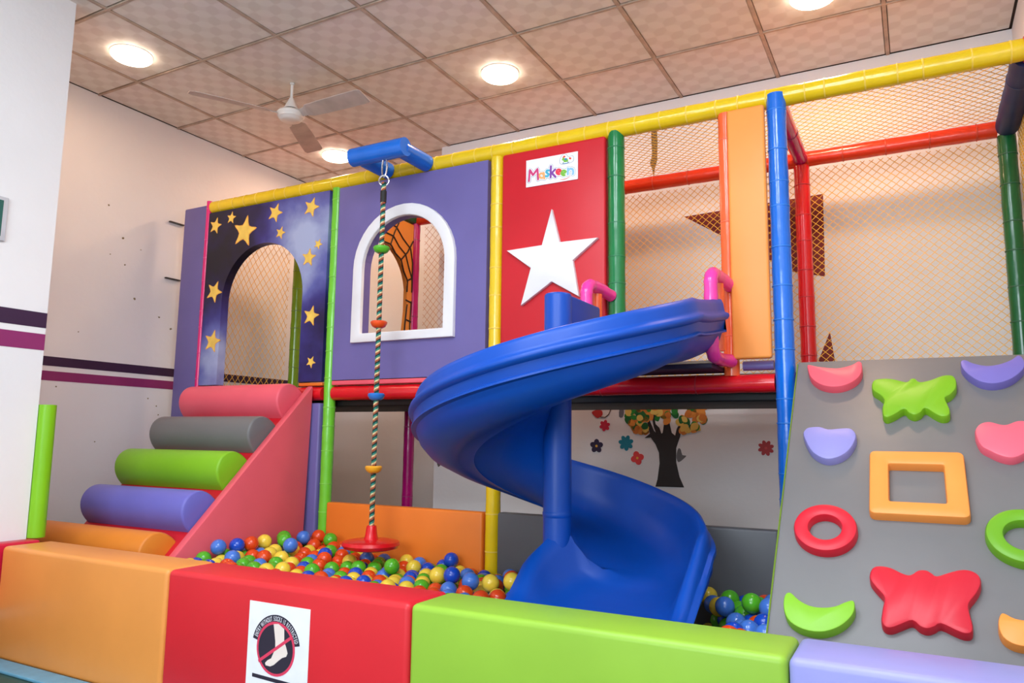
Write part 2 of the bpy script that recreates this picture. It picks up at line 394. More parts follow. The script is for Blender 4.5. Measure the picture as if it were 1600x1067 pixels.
# pink grab rails at the slide mouth, each with a short orange strut
for x, s in ((-1.345, 1), (-.762, -1)):
    path = []
    for k in range(9):
        a = PI / 2 * k / 8; path.append(Vector((x, 3.265 - .055 * math.sin(a), 1.735 - .055 * (1 - math.cos(a)))))
    path = [Vector((x + .03 * abs(s), 3.455, 1.715)), Vector((x + .01, 3.36, 1.735))] + path
    path += [Vector((x, 3.21, 1.60)), Vector((x, 3.21, 1.46))]
    for k in range(9):
        a = PI / 2 * k / 8; path.append(Vector((x, 3.21 + .055 * (1 - math.cos(a)), 1.42 - .055 * math.sin(a))))
    path += [Vector((x, 3.36, 1.365)), Vector((x + .03, 3.455, 1.365))]
    P2 = []
    for a, b in zip(path, path[1:]):
        n = max(1, int((b - a).length / .02)); P2 += [a.lerp(b, i / n) for i in range(n)]
    P2.append(path[-1])
    rr = [.029 * (1.0 + (.07 if i % 3 == 0 else 0)) for i in range(len(P2))]
    g = link('grab_rail', fin(tube_bm(P2, rr, 14), 'grab_rail'), G['hotpink']); sub(PF, g); g['label'] = 'hot pink wrapped grab rail'
    q = link('strut', fin(tube_bm([(x, 3.34, 1.40), (x, 3.34, 1.55), (x, 3.34, 1.705)], .026, 14), 'strut'), G['orange']); sub(PF, q)

# ------------------------------------------------------------------ nets
NET = mat('net_yellow', (236, 184, 56), 0.7, 0.1, 30); NET_SHADE = mat('net_yellow_shaded', (186, 128, 66), 0.8, 0.1, 30)  # the second colour is the yellow net darkened to paint in shade
def net(name, origin, U, V, LU, LV, cu, cv, material, label, r=.0020, jit=.0015):
    """diamond mesh over LU x LV; cells cu wide, cv tall; real strands"""
    origin, U, V = Vector(origin), Vector(U), Vector(V); W_ = U.cross(V); bm = bmesh.new()
    nu, nv = int(LU / cu * 2), int(LV / cv * 2); P = {}
    def pt(i, j):
        if (i, j) not in P:
            u = min(LU, i * cu / 2); v = min(LV, j * cv / 2)
            sag = .012 * math.sin(PI * u / LU * 3) * math.sin(PI * v / LV)
            P[i, j] = origin + U * (u + random.uniform(-jit, jit)) + V * (v + random.uniform(-jit, jit)) + W_ * sag
        return P[i, j]
    for sgn in (1, -1):
        starts = [(i, 0 if sgn > 0 else nv) for i in range(0, nu + 1, 2)] + [(0, j) for j in range(2 - (0 if sgn > 0 else nv % 2), nv + 1, 2) if 0 < j < nv]
        for i, j in starts:
            L = [pt(i, j)]
            while i < nu and 0 <= j + sgn <= nv:
                i += 1; j += sgn; L.append(pt(i, j))
            if len(L) > 1: tube_bm(L, r, 3, bm, False)
    o = link(name, fin(bm, name, False), material, loc=None)
    return tag(o, label, 'net')
net('safety_net', (-2.05, 4.43, 1.32), (1, 0, 0), (0, 0, 1), 2.54, 1.25, .046, .042, NET, 'yellow safety net hanging at the back of the right bays')
net('safety_net', (-2.05, 3.555, 2.655), (1, 0, 0), (0, 1, 0), 2.50, .835, .046, .052, NET, 'yellow roof net between the yellow rail and the orange red rail')
net('safety_net', (.52, 3.42, 1.34), (0, 1, 0), (0, 0, 1), .98, 1.28, .046, .042, NET, 'yellow side net beside the right wall')
net('safety_net', (-4.40, 3.64, 1.33), (0, 1, 0), (0, 0, 1), .70, 1.25, .055, .075, NET, 'yellow side net seen through the night sky arch', .002)
net('safety_net', (-3.15, 4.43, 1.32), (1, 0, 0), (0, 0, 1), 1.06, 1.25, .055, .055, NET_SHADE, 'yellow safety net, shade put into its colour, seen through the white framed window', .0014)

# ------------------------------------------------------------------ padded panels of the facade
PURPLE = vinyl('purple', (112, 102, 162)); REDV = vinyl('red', (206, 30, 42)); ORANGEV = vinyl('orange', (244, 152, 70)); GREYV = vinyl('grey', (122, 120, 120))
WHITEV = vinyl('white', (238, 236, 238)); PINKV = vinyl('pink', (240, 96, 112)); LIMEV = vinyl('lime', (130, 190, 34)); LAVV = vinyl('lavender', (148, 146, 208))
PF0, PF1 = 3.465, 3.525
def pad(name, x0, x1, z0, z1, m_, label, cat='panel', y0=PF0, y1=PF1, bev=.012):
    return tag(box(name, x0, x1, y0, y1, z0, z1, m_, bev), label, cat)
pad('foam_pad', -4.605, -4.362, .15, 2.625, PURPLE, 'tall narrow purple foam panel against the left wall', y0=3.48, y1=3.53)
pad('foam_pad', -4.30, -3.207, 0, 1.205, PURPLE, 'purple foam panel behind the roller stair', y0=3.46, y1=3.52)
pad('foam_strip', -3.40, -3.207, 1.312, 1.332, vinyl('orange_strip', (236, 120, 40)), 'thin orange foam strip below the night sky panel', 'foam strip', 3.47, 3.53, .004)
pad('foam_strip', -3.126, -2.045, 1.312, 1.338, PINKV, 'thin pink foam strip below the purple window panel', 'foam strip', 3.465, 3.53, .004)
pad('foam_pad', -3.126, -2.046, 0, .615, vinyl('deep_orange', (236, 124, 40)), 'low orange foam panel behind the ball pit')
pad('foam_pad', -1.955, -.555, 0, .62, vinyl('dark_grey', (92, 92, 96)), 'low dark grey foam panel behind the blue slide')
o = pad('foam_pad', -.722, -.552, 1.37, 2.552, ORANGEV, 'tall narrow orange foam panel beside the blue post', y0=3.425, y1=3.46)

# night sky panel with arch
def sky_mat():
    M = bpy.data.materials.new('night_sky_print'); M.use_nodes = True; N = M.node_tree.nodes; L = M.node_tree.links; b = N['Principled BSDF']
    tc = N.new('ShaderNodeTexCoord'); mp = N.new('ShaderNodeMapping'); mp.inputs['Location'].default_value = (1.3, .2, 3.1); L.new(tc.outputs['Object'], mp.inputs[0])
    nz = N.new('ShaderNodeTexNoise'); nz.inputs['Scale'].default_value = 2.6; nz.inputs['Detail'].default_value = 6; nz.inputs['Roughness'].default_value = .5; L.new(mp.outputs[0], nz.inputs['Vector'])
    sp = N.new('ShaderNodeSeparateXYZ'); L.new(tc.outputs['Object'], sp.inputs[0])
    # printed cloud bank towards the upper right of the artwork
    d1 = N.new('ShaderNodeVectorMath'); d1.operation = 'DISTANCE'; d1.inputs[1].default_value = (.40, 0, .90); L.new(tc.outputs['Object'], d1.inputs[0])
    r1 = N.new('ShaderNodeMapRange'); r1.inputs['From Min'].default_value = .05; r1.inputs['From Max'].default_value = .55; r1.inputs['To Min'].default_value = .50; r1.inputs['To Max'].default_value = 0; L.new(d1.outputs['Value'], r1.inputs[0])
    d2 = N.new('ShaderNodeVectorMath'); d2.operation = 'DISTANCE'; d2.inputs[1].default_value = (-.42, 0, .12); L.new(tc.outputs['Object'], d2.inputs[0])
    r2 = N.new('ShaderNodeMapRange'); r2.inputs['From Min'].default_value = .05; r2.inputs['From Max'].default_value = .5; r2.inputs['To Min'].default_value = .28; r2.inputs['To Max'].default_value = 0; L.new(d2.outputs['Value'], r2.inputs[0])
    d3 = N.new('ShaderNodeVectorMath'); d3.operation = 'DISTANCE'; d3.inputs[1].default_value = (-.40, 0, 1.1); L.new(tc.outputs['Object'], d3.inputs[0])
    r3 = N.new('ShaderNodeMapRange'); r3.inputs['From Min'].default_value = .1; r3.inputs['From Max'].default_value = .55; r3.inputs['To Min'].default_value = -.32; r3.inputs['To Max'].default_value = 0; L.new(d3.outputs['Value'], r3.inputs[0])
    def add(a, c):
        n = N.new('ShaderNodeMath'); n.operation = 'ADD'; L.new(a, n.inputs[0]); L.new(c, n.inputs[1]); return n.outputs[0]
    s = add(add(add(nz.outputs['Fac'], r1.outputs[0]), r2.outputs[0]), r3.outputs[0])
    cr = N.new('ShaderNodeValToRGB'); e = cr.color_ramp.elements
    e[0].position = .22; e[0].color = lin((14, 8, 28)) + [1]; e[1].position = 1.0; e[1].color = lin((170, 182, 218)) + [1]
    for p, c in ((.40, (32, 24, 74)), (.58, (54, 50, 126)), (.76, (96, 102, 174))):
        q = e.new(p); q.color = lin(c) + [1]
    L.new(s, cr.inputs[0]); L.new(cr.outputs[0], b.inputs['Base Color']); b.inputs['Roughness'].default_value = .4
    return M
NS = empty('night_sky_panel', (-3.77, 3.465, 1.338), 'night sky printed panel with yellow stars and an arched doorway', 'panel')
out = [(-4.318, 1.338), (-4.14, 1.338)] + [(-3.77 - .37 * math.cos(PI * k / 28), 1.905 + .37 * math.sin(PI * k / 28)) for k in range(29)] + [(-3.40, 1.338), (-3.207, 1.338), (-3.207, 2.552), (-4.318, 2.552)]
bm = prism_bm([(u + 3.77, v - 1.338) for u, v in out], [], XZ(0), .06)
link('panel_board', fin(bm, 'panel_board', False), sky_mat(), NS)
SY = mat('print_star_yellow', (248, 206, 92), .4, .12, 20); SE = mat('print_star_edge', (240, 170, 70), .4)
for cx, cz, r in [(-4.248, 2.452, .062), (-4.093, 2.489, .046), (-3.955, 2.375, .115), (-3.677, 2.468, .068), (-3.358, 2.461, .068), (-3.620, 2.325, .045), (-3.285, 2.210, .036), (-3.36, 2.13, .062), (-4.218, 1.981, .080), (-4.205, 1.635, .082), (-3.317, 1.751, .068), (-3.30, 1.46, .040)]:
    rot = random.uniform(.1, .5)
    a = smooth_loop([p for p in star_pts(cx, cz, r, fat=.47, rot=rot)], 3)
    poly('printed_star', a, XZ(3.4635), .002, SE, NS)
    b_ = smooth_loop([p for p in star_pts(cx, cz, r * .88, fat=.47, rot=rot)], 3)
    poly('printed_star', b_, XZ(3.4628), .002, SY, NS)

# purple panel with arched window
WP = empty('window_panel', (-2.6, 3.465, 1.342), 'purple foam panel with an arched window in a white frame', 'panel')
hole = arch_pts(-2.607, .298, 1.612, 2.008)
o = link('panel_board', fin(prism_bm([(-3.126, 1.342), (-2.046, 1.342), (-2.046, 2.552), (-3.126, 2.552)], [hole], XZ(3.465), .06), 'panel_board', False), PURPLE); sub(WP, o)
of_ = arch_pts(-2.607, .366, 1.560, 2.008); if_ = arch_pts(-2.607, .296, 1.614, 2.008)
o = link('window_frame', fin(cushion_bm(of_, .026, lambda u, v, h: Vector((u, 3.4645 - h, v)), .008, if_), 'window_frame'), WHITEV); sub(WP, o); o['label'] = 'white arched window frame'

# red panel with star and logo sign
pad('star_panel', -1.956, -1.348, 1.33, 2.565, REDV, 'red foam panel carrying a large white star', bev=.014)
ST = [(-1.641, 2.205), (-1.594, 2.021), (-1.380, 2.020), (-1.519, 1.915), (-1.486, 1.725), (-1.639, 1.815), (-1.818, 1.702), (-1.762, 1.899), (-1.908, 2.010), (-1.697, 2.017)]
o = link('foam_star', fin(cushion_bm(ST, .022, lambda u, v, h: Vector((u, 3.4635 - h, v)), .004), 'foam_star'), WHITEV)
tag(o, 'large white foam star fixed to the red panel', 'star')
LG = empty('logo_sign', (-1.65, 3.463, 2.35), 'small white sign with colourful playful lettering on the red panel', 'sign')
box('sign_board', -1.802, -1.498, 3.4592, 3.4632, 2.352, 2.503, mat('sign_white', (244, 242, 246), .35), .0, LG)
def letter(ch, x, z, size, rot, mt, y, parent, offset=0, sx=1.0, name='letter'):
    o = link(name, text_mesh(ch, size, offset), mt); o.location = (x, y, z); o.rotation_euler = (PI / 2, 0, 0)
    o.rotation_euler = Matrix.Rotation(rot, 3, 'Y').to_4x4().to_3x3().__matmul__(Matrix.Rotation(PI / 2, 3, 'X')).to_euler(); o.scale = (sx, 1, 1)
    sub(parent, o); return o
STROKES = {'M': [[(-1.7842, 2.3846), (-1.7794, 2.4476), (-1.7597, 2.4145), (-1.733, 2.4455), (-1.7289, 2.3856)]], 'a': [[(-1.7, 2.4086), (-1.6975, 2.4025), (-1.6989, 2.3967), (-1.7037, 2.3936), (-1.7101, 2.3944), (-1.7155, 2.3986), (-1.718, 2.4047), (-1.7165, 2.4105), (-1.7117, 2.4135), (-1.7054, 2.4128), (-1.7, 2.4086)], [(-1.6958, 2.417), (-1.693, 2.401), (-1.6915, 2.3851)]], 's': [[(-1.6645, 2.4254), (-1.6767, 2.427), (-1.6814, 2.4191), (-1.6726, 2.4107), (-1.6652, 2.4031), (-1.6705, 2.3947), (-1.6859, 2.3966)]], 'k': [[(-1.653, 2.4467), (-1.6541, 2.4142), (-1.6543, 2.3847)], [(-1.628, 2.4251), (-1.6476, 2.4084), (-1.6255, 2.3826)]], 'e': [[(-1.6172, 2.4076), (-1.5971, 2.4087), (-1.5972, 2.4083), (-1.5997, 2.4135), (-1.6043, 2.4173), (-1.6098, 2.4185), (-1.6146, 2.4168), (-1.6173, 2.4126), (-1.6171, 2.4072), (-1.6141, 2.4022), (-1.6091, 2.3989), (-1.6037, 2.3983)]], 'e2': [[(-1.5873, 2.3966), (-1.5681, 2.3982), (-1.5676, 2.3973), (-1.5701, 2.4026), (-1.5747, 2.4064), (-1.5802, 2.4076), (-1.585, 2.4058), (-1.5877, 2.4017), (-1.5875, 2.3963), (-1.5845, 2.3913), (-1.5795, 2.388), (-1.5741, 2.3874)]], 'n': [[(-1.5534, 2.418), (-1.5539, 2.3854)], [(-1.5526, 2.4054), (-1.5405, 2.415), (-1.526, 2.4084), (-1.5226, 2.3938), (-1.525, 2.3824)]]}
LCOL = {'M': (214, 60, 120), 'a': (250, 176, 110), 's': (70, 176, 206), 'k': (130, 66, 160), 'e': (232, 50, 70), 'e2': (120, 186, 60), 'n': (138, 190, 236)}
GREYLINE = mat('logo_outline', (150, 156, 168), .5); LWH = mat('logo_white', (250, 250, 252), .4)
for key in ('a', 'e', 'e2'):
    for L in STROKES[key]:
        if len(L) < 5: continue
        mx_ = sum(p[0] for p in L) / len(L); mz_ = sum(p[1] for p in L) / len(L)
        L[:] = [(mx_ + (x - mx_) * 1.32, mz_ + (z - mz_) * 1.32) for x, z in L]
def stroke_letter(key, r, mt, y, name):
    bm = bmesh.new()
    for L in STROKES[key]:
        P = [Vector((x, 0, z)) for x, z in L]; Q = []
        for a, b_ in zip(P, P[1:]):
            n_ = max(1, int((b_ - a).length / .004)); Q += [a.lerp(b_, i / n_) for i in range(n_)]
        Q.append(P[-1]); d0 = (Q[0] - Q[1]).normalized(); d1 = (Q[-1] - Q[-2]).normalized()
        rr = [r * .35, r * .8] + [r] * len(Q) + [r * .8, r * .35]
        Q = [Q[0] + d0 * r * .9, Q[0] + d0 * r * .55] + Q + [Q[-1] + d1 * r * .55, Q[-1] + d1 * r * .9]
        tube_bm(Q, rr, 8, bm)
    for v in bm.verts: v.co.y = y + v.co.y * .04
    sub(LG, link(name, fin(bm, name), mt))
for key in STROKES: stroke_letter(key, .0126, GREYLINE, 3.4590, 'letter_outline')
for key in STROKES: stroke_letter(key, .0104, LWH, 3.4585, 'letter_border')
for key in STROKES: stroke_letter(key, .0062, mat('logo_%d_%d_%d' % LCOL[key], LCOL[key], .4), 3.4580, 'letter')
def blob(P, mt, y, parent, name, n=4): return poly(name, smooth_loop(P, n), XZ(y), .0004, mt, parent)
hx, hz = -1.566, 2.466
def hp(L): return [(hx + x * .00115, hz + z * .00115) for x, z in L]
blob(hp([(-28, -14), (-30, 10), (-14, 30), (4, 26), (14, 14), (34, 16), (40, 0), (34, -14), (0, -18)]), GREYLINE, 3.4574, LG, 'emblem')
blob(hp([(-26, -13), (-28, 9), (-13, 28), (3, 24), (13, 12), (33, 14), (38, 0), (32, -13), (0, -16)]), LWH, 3.4572, LG, 'emblem')
blob(hp([(-20, 4), (-12, 14), (-4, 8), (8, 6), (12, -6), (6, -10), (-8, -9), (-12, -2)]), mat('emblem_green', (120, 186, 60), .4), 3.4568, LG, 'emblem')
blob(hp([(-17, 12), (-10, 22), (-1, 18), (-5, 12), (-10, 14)]), mat('emblem_red', (232, 70, 50), .4), 3.4566, LG, 'emblem')
blob(hp([(16, 4), (20, 10), (28, 4), (24, -2)]), MATS['emblem_red'], 3.4566, LG, 'emblem')
blob(hp([(-6, 6), (2, 9), (6, 2), (-1, -2)]), mat('emblem_blue', (50, 130, 190), .4), 3.4564, LG, 'emblem')
blob(hp([(-24, -10), (-8, -17), (8, -17), (22, -10), (8, -14.5), (-8, -14.5)]), MATS['emblem_blue'], 3.4564, LG, 'emblem')
for s_ in ((-12, -8, -16, -15), (8, -8, 12, -15)):
    a, b_, c, d = s_; blob(hp([(a, b_), (a + 3, b_), (c + 3, d), (c, d)]), mat('emblem_dark', (60, 90, 70), .4), 3.4562, LG, 'emblem', 1)
blob([(-1.602, 2.366), (-1.580, 2.360), (-1.556, 2.364), (-1.535, 2.376), (-1.556, 2.368), (-1.580, 2.364)], mat('emblem_swoosh', (236, 140, 120), .4), 3.4580, LG, 'emblem')

# partition with web lines seen through the window
PT = empty('web_partition', (-3.2, 3.95, 1.32), 'orange partition with an arched opening and black web lines behind the window', 'partition')
YZ = lambda x: (lambda u, v, w: Vector((x + w, u, v)))
outp = [(3.55, 1.32), (3.60, 1.32)] + [(3.935 - .345 * math.cos(PI * k / 20), 2.01 + .345 * math.sin(PI * k / 20)) for k in range(21)] + [(4.345, 1.87), (4.29, 1.70), (4.28, 1.32), (4.335, 1.32), (4.335, 2.55), (3.55, 2.55)]
outp = outp[:-7] + [(4.275, 1.90), (4.25, 1.70), (4.24, 1.32), (4.336, 1.32), (4.336, 2.55), (3.55, 2.55)]
poly('panel_board', outp, YZ(-3.215), .03, vinyl('web_orange', (236, 150, 60)), PT)
WEB = mat('web_black', (36, 22, 16), .6)
def webline(L): 
    o = link('web_line', fin(tube_bm([(-3.183, y, z) for y, z in L], .006, 5), 'web_line', False), WEB); sub(PT, o)
def wp(a, r): return (min(4.331, 3.935 + r * math.cos(math.radians(a))), min(2.53, 2.01 + r * math.sin(math.radians(a))))
for a in (118, 92, 68, 44, 18): webline([wp(a, .35), wp(a, .46), wp(a, .60)])
for r in (.36, .43, .51): webline([wp(a, r - (.02 if a not in (118, 92, 68, 44, 18) else 0)) for a in (118, 105, 92, 80, 68, 56, 44, 31, 18, 5)])
webline([(4.281, 1.95), (4.262, 1.80), (4.254, 1.64), (4.246, 1.34)]); webline([(4.329, 1.98), (4.318, 1.80), (4.325, 1.64), (4.312, 1.34)])
for z in (1.98, 1.84, 1.70): webline([(4.265, z), (4.33, z - .01)])

# ------------------------------------------------------------------ spiral slide
SL = empty('spiral_slide', (-1.32, 2.84, 0), 'blue moulded plastic spiral slide winding around a column into the ball pit', 'slide')
SLB = mat('slide_blue', (0, 68, 162), 0.42, 0.06, 3.0, 0.10, 5.0, coat=0.0, spec=0.35)
HEL = [(.030, -.135), (.068, -.150), (.10, -.185), (.16, -.212), (.25, -.224), (.34, -.226), (.43, -.218), (.495, -.185), (.53, -.11), (.548, -.035), (.560, -.008), (.572, 0), (.584, -.004), (.592, -.022), (.596, -.048), (.600, -.060), (.614, -.066), (.618, -.078), (.612, -.090), (.598, -.097), (.592, -.134), (.604, -.140), (.604, -.147), (.584, -.152), (.570, -.190), (.535, -.228), (.475, -.252), (.415, -.259), (.408, -.252), (.345, -.258), (.338, -.250), (.24, -.246), (.14, -.232), (.040, -.180)]
EXI = [(-.075, -.030), (-.045, 0.000), (-.014, -.010), (.008, -.055), (.035, -.140), (.13, -.205), (.43, -.208), (.515, -.165), (.545, -.09), (.562, -.030), (.572, -.006), (.585, 0), (.597, -.004), (.607, -.02), (.612, -.045), (.616, -.058), (.632, -.064), (.636, -.076), (.630, -.088), (.614, -.095), (.610, -.132), (.620, -.138), (.620, -.145), (.603, -.151), (.585, -.19), (.535, -.228), (.46, -.242), (.40, -.245), (.395, -.245), (.33, -.245), (.25, -.245), (.10, -.240), (.0, -.200), (-.072, -.075)]
def crest(phi): return 1.555 - .00258 * phi + .020 * max(0, min(1, (phi - 300) / 60))
def shift(r, t): return .060 * (1 - min(1, t / .32)) ** 1.5 * max(0, min(1, (.35 - r) / .2))     # the inner lip hugs the column, then swings out
bm = bmesh.new(); sects = []
cx, cy = 0.0, 0.0
for i in range(8):       # straight entry from the deck
    t = 1 - i / 8; y = .395 * t; dz = .062 * t ** 1.3
    fl = .012 * max(0, (t - .85) / .15)
    sects.append([Vector((r + (fl if r > .55 else 0), y, crest(0) + d * (1 - .0 * t) + dz)) for r, d in HEL])
NSEG = 80
for i in range(NSEG + 1):
    phi = 360 * i / NSEG; a = -math.radians(phi); k = max(0, (phi - 336) / 24.0); k = k * k * (3 - 2 * k)
    sects.append([Vector(((r0 + (r1 + shift(r1, 0) - r0) * k) * math.cos(a), (r0 + (r1 + shift(r1, 0) - r0) * k) * math.sin(a), crest(phi) + d0 + (d1 - d0) * k)) for (r0, d0), (r1, d1) in zip(HEL, EXI)])
for i in range(1, 13):   # run-out into the balls
    t = i / 12; k = 1.0
    yy = -.47 * t; tt = min(t, .66); zc = crest(360) - .335 * tt - .10 * max(0, t - .66)
    fl = max(.3, (zc - (crest(360) - .220 - .12 * t)) / .206)
    row = []
    for n_, ((r0, d0), (r1, d1)) in enumerate(zip(HEL, EXI)):
        r = r0 + (r1 - r0) * k; d = d0 + (d1 - d0) * k
        r += shift(r, t)
        if r < .1: r += .035 * max(0, t - .35)
        row.append(Vector((r, yy, zc + d * fl)))
    sects.append(row)
# iron out the crease where the turn runs out
first = 8 + int(NSEG * 300 / 360)
for it in range(10):
    src = [[v.copy() for v in row] for row in sects]
    for i in range(first, len(sects) - 2):
        for k in range(4, 8): sects[i][k].z = (src[i - 1][k].z + 2 * src[i][k].z + src[i + 1][k].z) / 4
rings = [[bm.verts.new(p) for p in s] for s in sects]
n = len(HEL)
for a, b_ in zip(rings, rings[1:]):
    for k in range(n): bm.faces.new((a[k], a[(k + 1) % n], b_[(k + 1) % n], b_[k]))
for rg in (rings[0], rings[-1]): 
    # close the shell ends strip by strip
    h = n // 2
    for k in range(h - 1):
        try: bm.faces.new((rg[k], rg[k + 1], rg[n - 2 - k], rg[n - 1 - k]))
        except ValueError: pass
link('slide_chute', fin(bm, 'slide_chute', True, 50), SLB, SL)
colm = link('column', fin(lathe_bm([(0, .30), (.058, .30), (.058, 1.606), (.054, 1.613), (.046, 1.616), (0, 1.617)], 32), 'column'), SLB, SL); colm['label'] = 'blue centre column'
w_ = link('entry_wall', fin(box_bm(-.004, .050, .02, .36, 1.30, 1.612, .012, 3), 'entry_wall'), SLB, SL)
link('column_collar', fin(lathe_bm([(.0575, .685), (.0605, .69), (.0605, .705), (.0575, .71)], 32), 'column_collar'), SLB, SL)

# ------------------------------------------------------------------ roller stair
RS = empty('roller_stair', (-3.73, 2.85, 0), 'red foam ramp stair with a pink side wedge climbing to the night sky arch', 'stair')
def wedge(x0, x1, off, m_, name, top=1.313, bev=.01, lo=2.21):
    """45 degree wedge in the YZ plane, its sloping face lowered by off"""
    zt = top - off
    P = [(lo, .001), (3.415, .001), (3.452, zt), (lo, max(.02, zt - (3.452 - lo)))]
    bm = prism_bm(P, [], lambda u, v, w: Vector((x0 + w, u, v)), x1 - x0)
    if bev: bmesh.ops.bevel(bm, geom=bm.edges[:], offset=bev, segments=2, profile=.5, affect='EDGES')
    o = link(name, fin(bm, name), m_); sub(RS, o); return o
wedge(-4.20, -3.312, .028, vinyl('deep_red', (206, 24, 40)), 'ramp')
wedge(-3.308, -3.255, 0, vinyl('coral', (232, 96, 108)), 'side_wedge', bev=.012)
def roller(cy, x0, x1, m_, label, half=.110, h=.146):
    cz = cy - 2.139 - .028 + .0; s = math.sqrt(.5); t = Vector((0, s, s)); nn = Vector((0, -s, s)); N_ = 20
    prof = []
    for k in range(N_ + 1):
        a = PI * k / N_; prof.append((-half * math.cos(a), h * math.sin(a) ** .85))
    bm = bmesh.new(); xs = [(x0, .93), (x0 + .006, .985), (x0 + .014, 1.0), (x1 - .014, 1.0), (x1 - .006, .985), (x1, .93)]; rg = []
    for x, q in xs:
        rg.append([bm.verts.new(Vector((x, cy, cz)) + t * (u * q) + nn * (v * q + .001)) for u, v in prof])
    for a, b_ in zip(rg, rg[1:]):
        for k in range(len(prof)):
            k2 = (k + 1) % len(prof); bm.faces.new((a[k], a[k2], b_[k2], b_[k]))
    bm.faces.new(rg[0]); bm.faces.new(rg[-1][::-1])
    o = link('foam_roller', fin(bm, 'foam_roller'), m_); sub(RS, o); o['label'] = label
roller(3.350, -4.19, -3.316, PINKV, 'pink half round foam step')
roller(3.148, -4.18, -3.316, vinyl('step_grey', (116, 114, 114)), 'grey half round foam step')
roller(2.950, -4.20, -3.316, LIMEV, 'lime green half round foam step')
roller(2.748, -4.18, -3.316, vinyl('periwinkle', (112, 110, 196)), 'periwinkle half round foam step')
roller(2.552, -4.33, -3.36, vinyl('amber', (226, 134, 44)), 'amber half round foam step')

# ------------------------------------------------------------------ rope swing and its bracket
BR = empty('swing_bracket', (-2.6, 3.3, 2.6), 'blue padded bracket projecting from the yellow rail', 'bracket')
def bpipe(name, a, b_, r):
    o = link(name, fin(tube_bm(wobble_path(a, b_, .04), r, 16), name), G['blue']); sub(BR, o); return o
bm = tube_bm([(-2.745, 3.455, 2.60), (-2.745, 3.40, 2.60), (-2.745, 3.24, 2.60), (-2.745, 3.21, 2.60)], .050, 16)
sub(BR, link('bracket_arm', fin(bm, 'bracket_arm'), G['blue']))
sub(BR, link('bracket_arm', fin(tube_bm([(-2.462, 3.455, 2.60), (-2.462, 3.40, 2.60), (-2.462, 3.24, 2.60), (-2.462, 3.21, 2.60)], .050, 16), 'bracket_arm'), G['blue']))
sub(BR, link('bracket_bar', fin(tube_bm([(-2.795, 3.195, 2.60), (-2.6, 3.195, 2.60), (-2.418, 3.195, 2.60)], .053, 16), 'bracket_bar'), G['blue']))
RX, RY = -2.562, 3.195
RP = empty('rope_swing', (RX, RY, .44), 'multicoloured climbing rope with coloured step discs and a red seat disc', 'rope swing')
CHR = mat('chrome', (210, 212, 216), .2, .02, metal=1.0)
def loop_pts(cx, cz, rx, rz, n=24, y=RY, twist=0):
    return [Vector((cx + rx * math.cos(2 * PI * k / n) * math.cos(twist), y + rx * math.cos(2 * PI * k / n) * math.sin(twist), cz + rz * math.sin(2 * PI * k / n))) for k in range(n + 1)]
sub(RP, link('carabiner', fin(tube_bm(loop_pts(RX, 2.508, .017, .060), .005, 8, caps=False), 'carabiner'), CHR))
sub(RP, link('ring', fin(tube_bm(loop_pts(RX, 2.428, .027, .030, twist=.6), .005, 8, caps=False), 'ring'), CHR))
# three twisted strands
SCOL = [(40, 132, 116), (222, 200, 150), (170, 84, 52), (18, 58, 52)]
for k in range(4):
    P = []; n_ = 480; z0, z1 = .50, 2.415
    for i in range(n_ + 1):
        z = z0 + (z1 - z0) * i / n_; a = 2 * PI * (z / .040) + k * PI / 2; P.append(Vector((RX + .0075 * math.cos(a), RY + .0075 * math.sin(a), z)))
    o = link('rope_strand', fin(tube_bm(P, .0072, 6), 'rope_strand'), mat('strand_%d' % k, SCOL[k], .8, .35, 90)); sub(RP, o)
sub(RP, link('sleeve', fin(tube_bm([(RX, RY, 2.30), (RX, RY, 2.33), (RX, RY, 2.365)], .018, 14), 'sleeve'), mat('sleeve_black', (20, 20, 22), .6)))
def disc(z, col, name):
    prof = [(.018, .018), (.040, .018), (.046, .012), (.045, .003), (.036, -.012), (.022, -.020), (.018, -.020)]
    o = link('step_disc', fin(lathe_bm(prof, 28), 'step_disc'), gloss('disc_' + name, col, .3)); o.location = (RX, RY, z); sub(RP, o); o['label'] = name + ' plastic step disc'
disc(2.030, (86, 184, 40), 'green'); disc(1.612, (238, 82, 26), 'orange'); disc(1.218, (46, 120, 206), 'blue'); disc(.832, (246, 172, 40), 'amber')
seat = link('seat_disc', fin(lathe_bm([(0, .415), (.10, .415), (.140, .425), (.152, .442), (.146, .458), (.11, .466), (.038, .470), (.032, .49), (.026, .535), (.022, .54), (0, .54)], 40), 'seat_disc'), gloss('seat_red', (222, 20, 30), .3)); seat.location = (RX, RY, 0); sub(RP, seat); seat['label'] = 'red round seat disc with cone top'

# ------------------------------------------------------------------ climbing board with foam holds
CB = empty('climbing_board', (0, 2.8, 0), 'sloping grey padded climbing board with colourful foam shapes', 'climbing board')
S2 = math.sqrt(.5)
def SLOPE(u, s, h): return Vector((u, 2.10 + s * S2 - h * S2, s * S2 + h * S2))   # s runs up the slope, h stands proud of it
bm = bmesh.new()
P = [(-.447, .17), (.47, .17), (.47, 1.912), (-.447, 1.912)]
bm = prism_bm(P, [], lambda u, v, w: SLOPE(u, v, -w), .05)
bmesh.ops.bevel(bm, geom=bm.edges[:], offset=.010, segments=2, profile=.5, affect='EDGES')
o = link('board', fin(bm, 'board'), vinyl('board_grey', (116, 114, 114))); sub(CB, o)
o = link('edge_piping', fin(tube_bm([SLOPE(-.449, s, -.012) for s in (.18, .8, 1.4, 1.905)], .0035, 6), 'edge_piping'), vinyl('piping_green', (112, 140, 40))); sub(CB, o)
